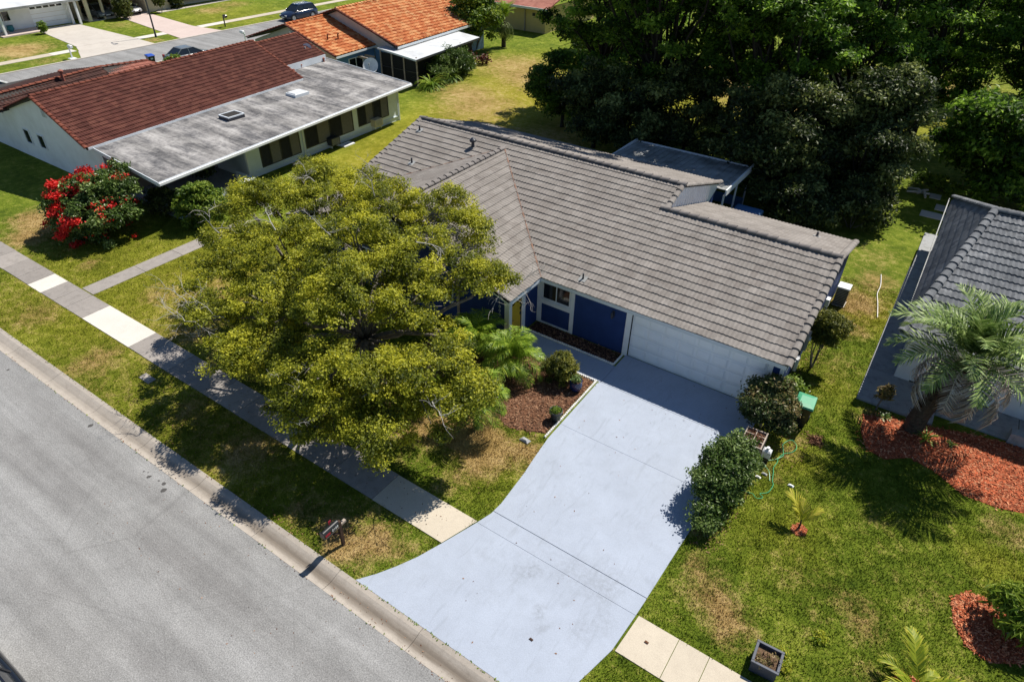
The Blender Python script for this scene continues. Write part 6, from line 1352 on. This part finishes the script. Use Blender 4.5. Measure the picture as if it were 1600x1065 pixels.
# garden hose
HP = [(6.2, -4.35), (6.5, -4.28), (6.69, -4.23), (6.85, -4.35), (7.02, -4.2), (6.9, -4.1), (7.1, -3.87), (7.14, -3.5), (7.06, -3.3), (6.98, -2.95), (6.92, -2.7), (6.95, -2.4), (6.92, -2.2), (7.0, -1.91), (7.2, -1.65), (7.3, -1.4), (7.23, -1.15), (7.08, -1.05), (6.93, -1.18), (6.86, -1.45), (6.95, -1.72), (7.02, -2.0), (6.85, -2.3), (6.66, -2.5), (6.62, -2.75), (6.78, -2.9), (6.9, -3.1), (7.0, -3.4)]
def smooth_path(P, n=5):
    out = []
    for i in range(len(P) - 1):
        p0, p1, p2, p3 = (Vector(P[max(i - 1, 0)]), Vector(P[i]), Vector(P[i + 1]), Vector(P[min(i + 2, len(P) - 1)]))
        for k in range(n): t = k / n; out.append(.5 * ((2 * p1) + (-p0 + p2) * t + (2 * p0 - 5 * p1 + 4 * p2 - p3) * t * t + (-p0 + 3 * p1 - 3 * p2 + p3) * t ** 3))
    return out
hs = thing('garden_hose', 'thin pale green garden hose coiled loosely on the grass below the bin', 'hose', (6.9, -2.5, 0))
MB().tube([(p.x - 6.9, p.y + 2.5, .05 + .012 * math.sin(i * .6)) for i, p in enumerate(smooth_path(HP))], .012, 5).build('tube', M['hose'], hs)
hw_ = thing('garden_hose', 'straight pale hose lying on the lawn between the two houses', 'hose', (7.35, 10.5, 0))
MB().tube([(p.x - 7.35, p.y - 10.5, .055) for p in smooth_path([(8.0, 9.05), (7.78, 10.3), (7.6, 11.2), (7.58, 12.1), (7.37, 13.4)])], .018, 5).build('tube', M['stone_white'], hw_)
cs = thing('soil_pipe', 'short white pipe beside the house corner in the grass', 'pipe', (6.75, 1.6, 0)); MB().tube([(p.x - 6.75, p.y - 1.6, .05) for p in smooth_path([(6.75, .9), (6.85, 1.3), (6.8, 1.8), (6.9, 2.1)])], .018, 5).build('tube', M['stone_white'], cs)
# litter
for i, (x, y, lab, n_, mt_) in enumerate(((7.62, -3.15, 'white scrap of paper on the lawn beside the hose', 'paper_scrap', 'white'), (6.62, -3.4, 'small pale stone near the hose by the large shrub', 'stone', 'stone_white'), (6.75, -3.15, 'grey stone near the hose by the large shrub', 'stone', 'patio_conc'), (-.6, -6.45, 'flat grey stone in the bare patch left of the driveway', 'stone', 'patio_conc'), (3.55, -12.41, 'small brown leaf lying on the driveway apron', 'fallen_leaf', 'wood_dark'), (6.05, -10.75, 'small dark leaf clump lying on the buff sidewalk', 'fallen_leaf', 'mulch_brown'))):
    t_ = MB(); s = .1 if i not in (3,) else .2; z = .03 if i < 4 else .045
    t_.add([(-s, -s * .5, 0), (s * .8, -s * .6, 0), (s, s * .4, 0), (-s * .7, s * .6, 0), (-s * .5, -s * .2, s * .35), (s * .4, -s * .3, s * .4), (s * .5, s * .2, s * .3), (-s * .4, s * .3, s * .3)], [(0, 1, 5, 4), (1, 2, 6, 5), (2, 3, 7, 6), (3, 0, 4, 7), (4, 5, 6, 7), (3, 2, 1, 0)])
    if i >= 4: t_.v = [(v[0] * .6, v[1] * .6, v[2] * .3) for v in t_.v]
    o = t_.build(n_, M[mt_], None, label=lab, cat=n_.replace('_', ' ')); o.location = (x, y, z)
lp = thing('leaf_pile', 'small heap of dry palm litter on the grass right of the bin', 'leaf pile', (7.75, -.55, 0))
V, F, tt = leaf_cloud([(0, 0, .03, .22, .28, .05)], 60, 6, .05, .07, 14, .2, .6, .25); link('dry_leaves', mesh_arrays('dry_leaves', V, F, M['chip_brown'], tt), lp)
lg = thing('log_pile', 'small pile of cut branches on the grass behind the two houses', 'log pile', (7.35, 25.2, 0))
for i, (a, l, x, y) in enumerate(((.3, 1.3, 0, 0), (1.1, 1.0, .2, .3), (-.4, 1.1, -.1, .2), (2.0, .8, .3, -.2))): MB().tube([(x - math.cos(a) * l / 2, y - math.sin(a) * l / 2, .1), (x, y, .14 + .05 * i), (x + math.cos(a) * l / 2, y + math.sin(a) * l / 2, .1)], .07, 7).build('log', M['bark_pale'], lg)
bush('low ferny plant behind the paving slabs between the houses', (8.2, 26.6, 0), [(0, 0, .3, .5), (.9, -.4, .3, .4), (-.9, .3, .3, .5)], 'leaf_bright', seed=95, n_clump=160, leaf=.12, per=8, clump_r=.14)
ldr = thing('leaning_poles', 'two thin pale poles leaning in the yard under the trees', 'poles', (5.0, 29.4, 0))
for s in (0, .45): MB().tube([(s, 0, 0), (s + .1, 1.2, 1.5)], .025).build('pole', M['stone_white'], ldr)
# mailbox with red decal and number
mbx = thing('mailbox', 'black kerbside mailbox with a red decal on a brown wooden post', 'mailbox', (-2.6, -13.12, 0)); mbx.scale = (.88, .9, .95)
MB().bevbox(-.05, -.05, -.05, .05, .05, 1.12, .01).build('post', M['wood_dark'], mbx)
MB().bevbox(-.05, -.62, .9, .05, -.052, .98, .01).box(-.05, .052, .9, .05, .25, .98).build('arm', M['wood_old'], mbx); MB().add([(-.03, -.05, .55), (.03, -.05, .55), (.03, -.05, .62), (-.03, -.05, .62), (-.03, -.4, .86), (.03, -.4, .86), (.03, -.4, .9), (-.03, -.4, .9)], [(0, 1, 5, 4), (1, 2, 6, 5), (2, 3, 7, 6), (3, 0, 4, 7), (0, 3, 2, 1), (4, 5, 6, 7)]).build('brace', M['wood_dark'], mbx)
bb_ = MB(); k = 9; prof_ = [(-.1, 1.0)] + [(-.1 * math.cos(math.pi * i / k), 1.13 + .1 * math.sin(math.pi * i / k)) for i in range(k + 1)] + [(.1, 1.0)]; n = len(prof_)
vs = [(x, -.66, z) for x, z in prof_] + [(x, -.06, z) for x, z in prof_]
bb_.add(vs, [(i, n + i, n + i + 1, i + 1) for i in range(n - 1)] + [(n - 1, 2 * n - 1, n, 0), tuple(range(n)), tuple(range(2 * n - 1, n - 1, -1))]); bx_ = bb_.build('box', M['black'], mbx)
MB().bevbox(-.108, -.69, .985, .108, -.661, 1.22, .01).build('door', M['black'], bx_); MB().box(.102, -.64, 1.04, .106, -.44, 1.13).build('decal', M['red_decal'], bx_)
MB().box(-.12, -.3, 1.1, -.103, -.27, 1.3).box(-.12, -.27, 1.22, -.103, -.2, 1.3).build('flag', M['red_decal'], bx_)
RX_ = ((0, 0, 1), (1, 0, 0), (0, 1, 0))     # facing +x, reading along +y
o = text_obj("0109", (-2.6 + .104, -13.12 - .24, 1.085), RX_, .13, M['ink_white'], mbx, 'box_number')
def mailbox2(label, loc, m, rz, plate=False):
    t = thing('mailbox', label, 'mailbox', loc, rz); MB().bevbox(-.05, -.05, 0, .05, .05, 1.15).build('post', M[m], t); MB().box(-.04, -.5, .95, .04, .1, 1.02).build('arm', M[m], t)
    MB().bevbox(-.12, -.6, 1.022, .12, -.05, 1.28, .06).build('box', M[m], t)
    if plate: MB().bevbox(-.3, -.3, 0, .3, .3, .05, .01).build('base', M['white'], t)
mailbox2('white mailbox standing on a white plate by the far garage driveway', (-64.2, 11.0, 0), 'white', R(90), True); mailbox2('black mailbox on a thick black post by the far sidewalk', (-65.2, 28.8, 0), 'black', R(90)); mailbox2('white mailbox beyond the ridge of the maroon roof', (-56.4, 24.9, 0), 'white', R(-90))
lamp = thing('street_lamp', 'tall thin dark street lamp post beside the far sidewalk', 'street lamp', (-66.4, 21.0, 0))
MB().tube([(0, 0, 0), (0, 0, .5), (0, 0, 6.2)], [.12, .09, .06], 8).build('post', M['black_metal'], lamp); MB().tube([(0, 0, 6.1), (.5, 0, 6.5), (1.0, 0, 6.5)], .04, 6).build('arm', M['black_metal'], lamp); MB().lathe([(.05, 6.5), (.2, 6.45), (.22, 6.3), (.1, 6.25)], 1.0, 0, 10).build('lantern', M['metal_grey'], lamp)
cv = thing('valve_cover', 'small pale concrete utility cover set in the grass verge', 'utility cover', (-14.3, -12.1, 0)); MB().bevbox(-.33, -.16, -.02, .33, .16, .035, .01).build('frame', M['walk'], cv); MB().bevbox(-.2, -.1, .036, .2, .1, .045, .004).build('lid', M['curb'], cv)
bt = thing('bird_bath', 'white basin on the low porch wall of the white house', 'basin', (-25.2, .9, 0)); MB().lathe([(.2, 0), (.08, .1), (.07, .7), (.3, .82), (.34, .9), (.3, .88), (.1, .8)], k=16).build('basin', M['white'], bt, smooth=True)
wp = thing('water_barrel', 'blue barrel in the shade beside the green shrub of the white house', 'barrel', (-25.4, -3.0, 0)); MB().lathe([(.25, 0), (.3, .1), (.3, .6), (.26, .7)], k=14).build('barrel', M['bh_pale'], wp)

# ================================================================== GRASS (real blades where the camera is near)
def grass(name, regions, holes, seed, dens, h=(.03, .075), w=.012):
    g = np.random.default_rng(seed); Ps = []
    for (x0, y0, x1, y1, k) in regions:
        n = int((x1 - x0) * (y1 - y0) * dens * k); P = np.stack([g.uniform(x0, x1, n), g.uniform(y0, y1, n)], 1); Ps.append(P)
    P = np.concatenate(Ps); keep = np.ones(len(P), bool)
    PJ = P.copy(); P0_ = P; P = P + g.normal(size=P.shape) * .028
    for hole in holes:
        H_ = np.array(hole); ins = np.zeros(len(P), bool); n = len(H_)
        for i in range(n):
            a = H_[i]; b = H_[(i + 1) % n]
            if a[1] == b[1]: continue
            c = ((a[1] > P[:, 1]) != (b[1] > P[:, 1])) & (P[:, 0] < (b[0] - a[0]) * (P[:, 1] - a[1]) / (b[1] - a[1]) + a[0]); ins ^= c
        keep &= ~ins
    P = P0_[keep]; n = len(P); a = g.uniform(0, 6.283, n); hh = g.uniform(h[0], h[1], n); lean = g.normal(size=(n, 2)) * .03
    clump = 0.5 + 0.5 * np.sin(P[:, 0] * 7.1 + np.sin(P[:, 1] * 5.3)) * np.cos(P[:, 1] * 6.7 + P[:, 0] * 2.1); hh *= .7 + .6 * clump
    ww = w * g.uniform(.7, 1.5, n); B = np.stack([np.cos(a) * ww, np.sin(a) * ww, np.zeros(n)], 1); C = np.concatenate([P, np.full((n, 1), -.003)], 1)
    T = C + np.concatenate([lean, hh[:, None]], 1)
    V = np.stack([C - B, C + B, T], 1).reshape(-1, 3)
    return link(name, mesh_arrays(name, V, np.arange(3 * n).reshape(-1, 3), M['blade'], np.repeat(g.random(n) ** 1.3, 3)), None, label='short patchy green and straw coloured lawn grass around the houses', cat='grass', kind='stuff')
dl = [(xl(y) - .02, y) for y in (0, -2.3, -5.9, -7.0, -7.73, -9.2, -9.7, -10.26, -11.45, -12.2, -12.78, -13.3, -13.8)]; dr = [(xr(y) + .015, y) for y in (-13.8, -12.63, -11.4, -9.95, -7.4, -5.2, 0)]
holes = [dl + dr, [(-60, SW0 - .01), (-.0, SW0 - .01), (-.0, SW1 + .01), (-60, SW1 + .01)], [(5.4, SW0 - .01), (20, SW0 - .01), (20, SW1 + .01), (5.4, SW1 + .01)],
         [(.0, -5.9), (.0, -.3), (-4.4, -.3), (-7, -2.2), (-7.2, -4.2), (-3.8, -5.7), (-1.4, -6.25)], [(-16.3, -2.1), (-4.3, -2.1), (-4.3, 0), (5.98, 0), (5.98, 10.3), (-1.2, 12), (-16.3, 12)],
         [(-22.75, SW1), (-21.75, SW1), (-21.75, -1.2), (-22.75, -1.2)], [(8.4, 2.6), (20, 2.6), (20, 20), (8.4, 20)], [(8.85, 1.9), (8.95, .9), (9.3, .1), (9.9, -.1), (10.6, .5), (11.4, .3), (12.3, -.3), (13.3, -.25), (20, .2), (20, 3), (9.7, 2.5)],
         [(12.45, -4.7), (12.6, -5.5), (12.95, -6.05), (13.5, -6.2), (14.1, -5.8), (14.6, -5.0), (14.3, -4.3), (13.5, -4.1), (12.8, -4.2)], [(8.1, -4.72), (8.12, -4.95), (8.35, -5.05), (8.55, -4.9), (8.55, -4.65), (8.3, -4.5)], [(-14.65, -12.28), (-13.95, -12.28), (-13.95, -11.92), (-14.65, -11.92)]]
grass('lawn_grass', [(-.5, -13.76, 15.5, 2.6, 1.0), (5.95, 2.6, 8.5, 12, .8), (-12, -13.76, -.4, -1.5, .85), (-27, -13.76, -12, -2, .5), (-33, -13.76, -27, -3.5, .3)], holes, 21, 820)

def litter(name, label, spots, n, seed, mat, size=.022):
    g = np.random.default_rng(seed); w = np.array([q[4] for q in spots], float); w /= w.sum(); k = g.choice(len(spots), n, p=w); S_ = np.array([q[:4] for q in spots])[k]
    P = np.stack([g.uniform(S_[:, 0], S_[:, 2]), g.uniform(S_[:, 1], S_[:, 3]), np.array([q[5] for q in spots])[k] + g.uniform(.002, .012, n)], 1)
    a = g.uniform(0, 6.28, n); q = size * g.uniform(.5, 1.5, n); A = np.stack([np.cos(a) * q, np.sin(a) * q, g.normal(size=n) * .3 * q], 1); B = np.stack([-np.sin(a) * q * .5, np.cos(a) * q * .5, g.normal(size=n) * .2 * q], 1)
    V = np.stack([P - A, P - B, P + A, P + B], 1).reshape(-1, 3)
    link(name, mesh_arrays(name, V, np.arange(4 * n).reshape(-1, 4), mat, np.repeat(g.random(n), 4)), None, label, 'leaf litter', kind='stuff')
litter('leaf_litter', 'fallen brown leaves scattered on the verge, sidewalk and gutter under the shade tree', [(-14, -13.7, -1.6, -11.5, 4, .03), (-14, -11.4, -.4, -10.2, .6, .032), (-14, -10.1, -.5, -6.0, 4, .03), (-26, -13.85, -1.6, -13.72, .5, .036), (-20, -14.56, 4, -14.42, .5, -.028), (-10, -17, 3, -14.6, .25, -.033), (-2, -14.4, 5, -14.1, .2, -.05)], 2600, 31, M['chip_brown'])
litter('dry_leaves', 'dry leaves and bark crumbs under the hedge shrubs and along the garage corner', [(5.7, -7.2, 6.6, -2.0, 3, .02), (6.3, -2.6, 7.6, -.2, 1.2, .03), (6.0, 1.0, 6.7, 9.0, 1.5, .03), (.4, -2.6, 5.6, -.2, .15, .034), (.5, -13.6, 5.3, -2.4, .25, .034), (9.0, 1.9, 10.2, 2.6, .6, .03)], 1100, 32, M['chip_brown'], .028)
litter('gutter_weeds', 'tiny green weeds in the joint between gutter and driveway', [(-1.4, -13.83, 4.8, -13.76, 2, .034), (-21, -14.53, 4, -14.47, 1.2, -.028), (-.1, -5.9, .0, -2.2, .3, .03), (-22, -13.82, -1.5, -13.76, 2, .034)], 230, 33, M['leaf_bright'], .03)
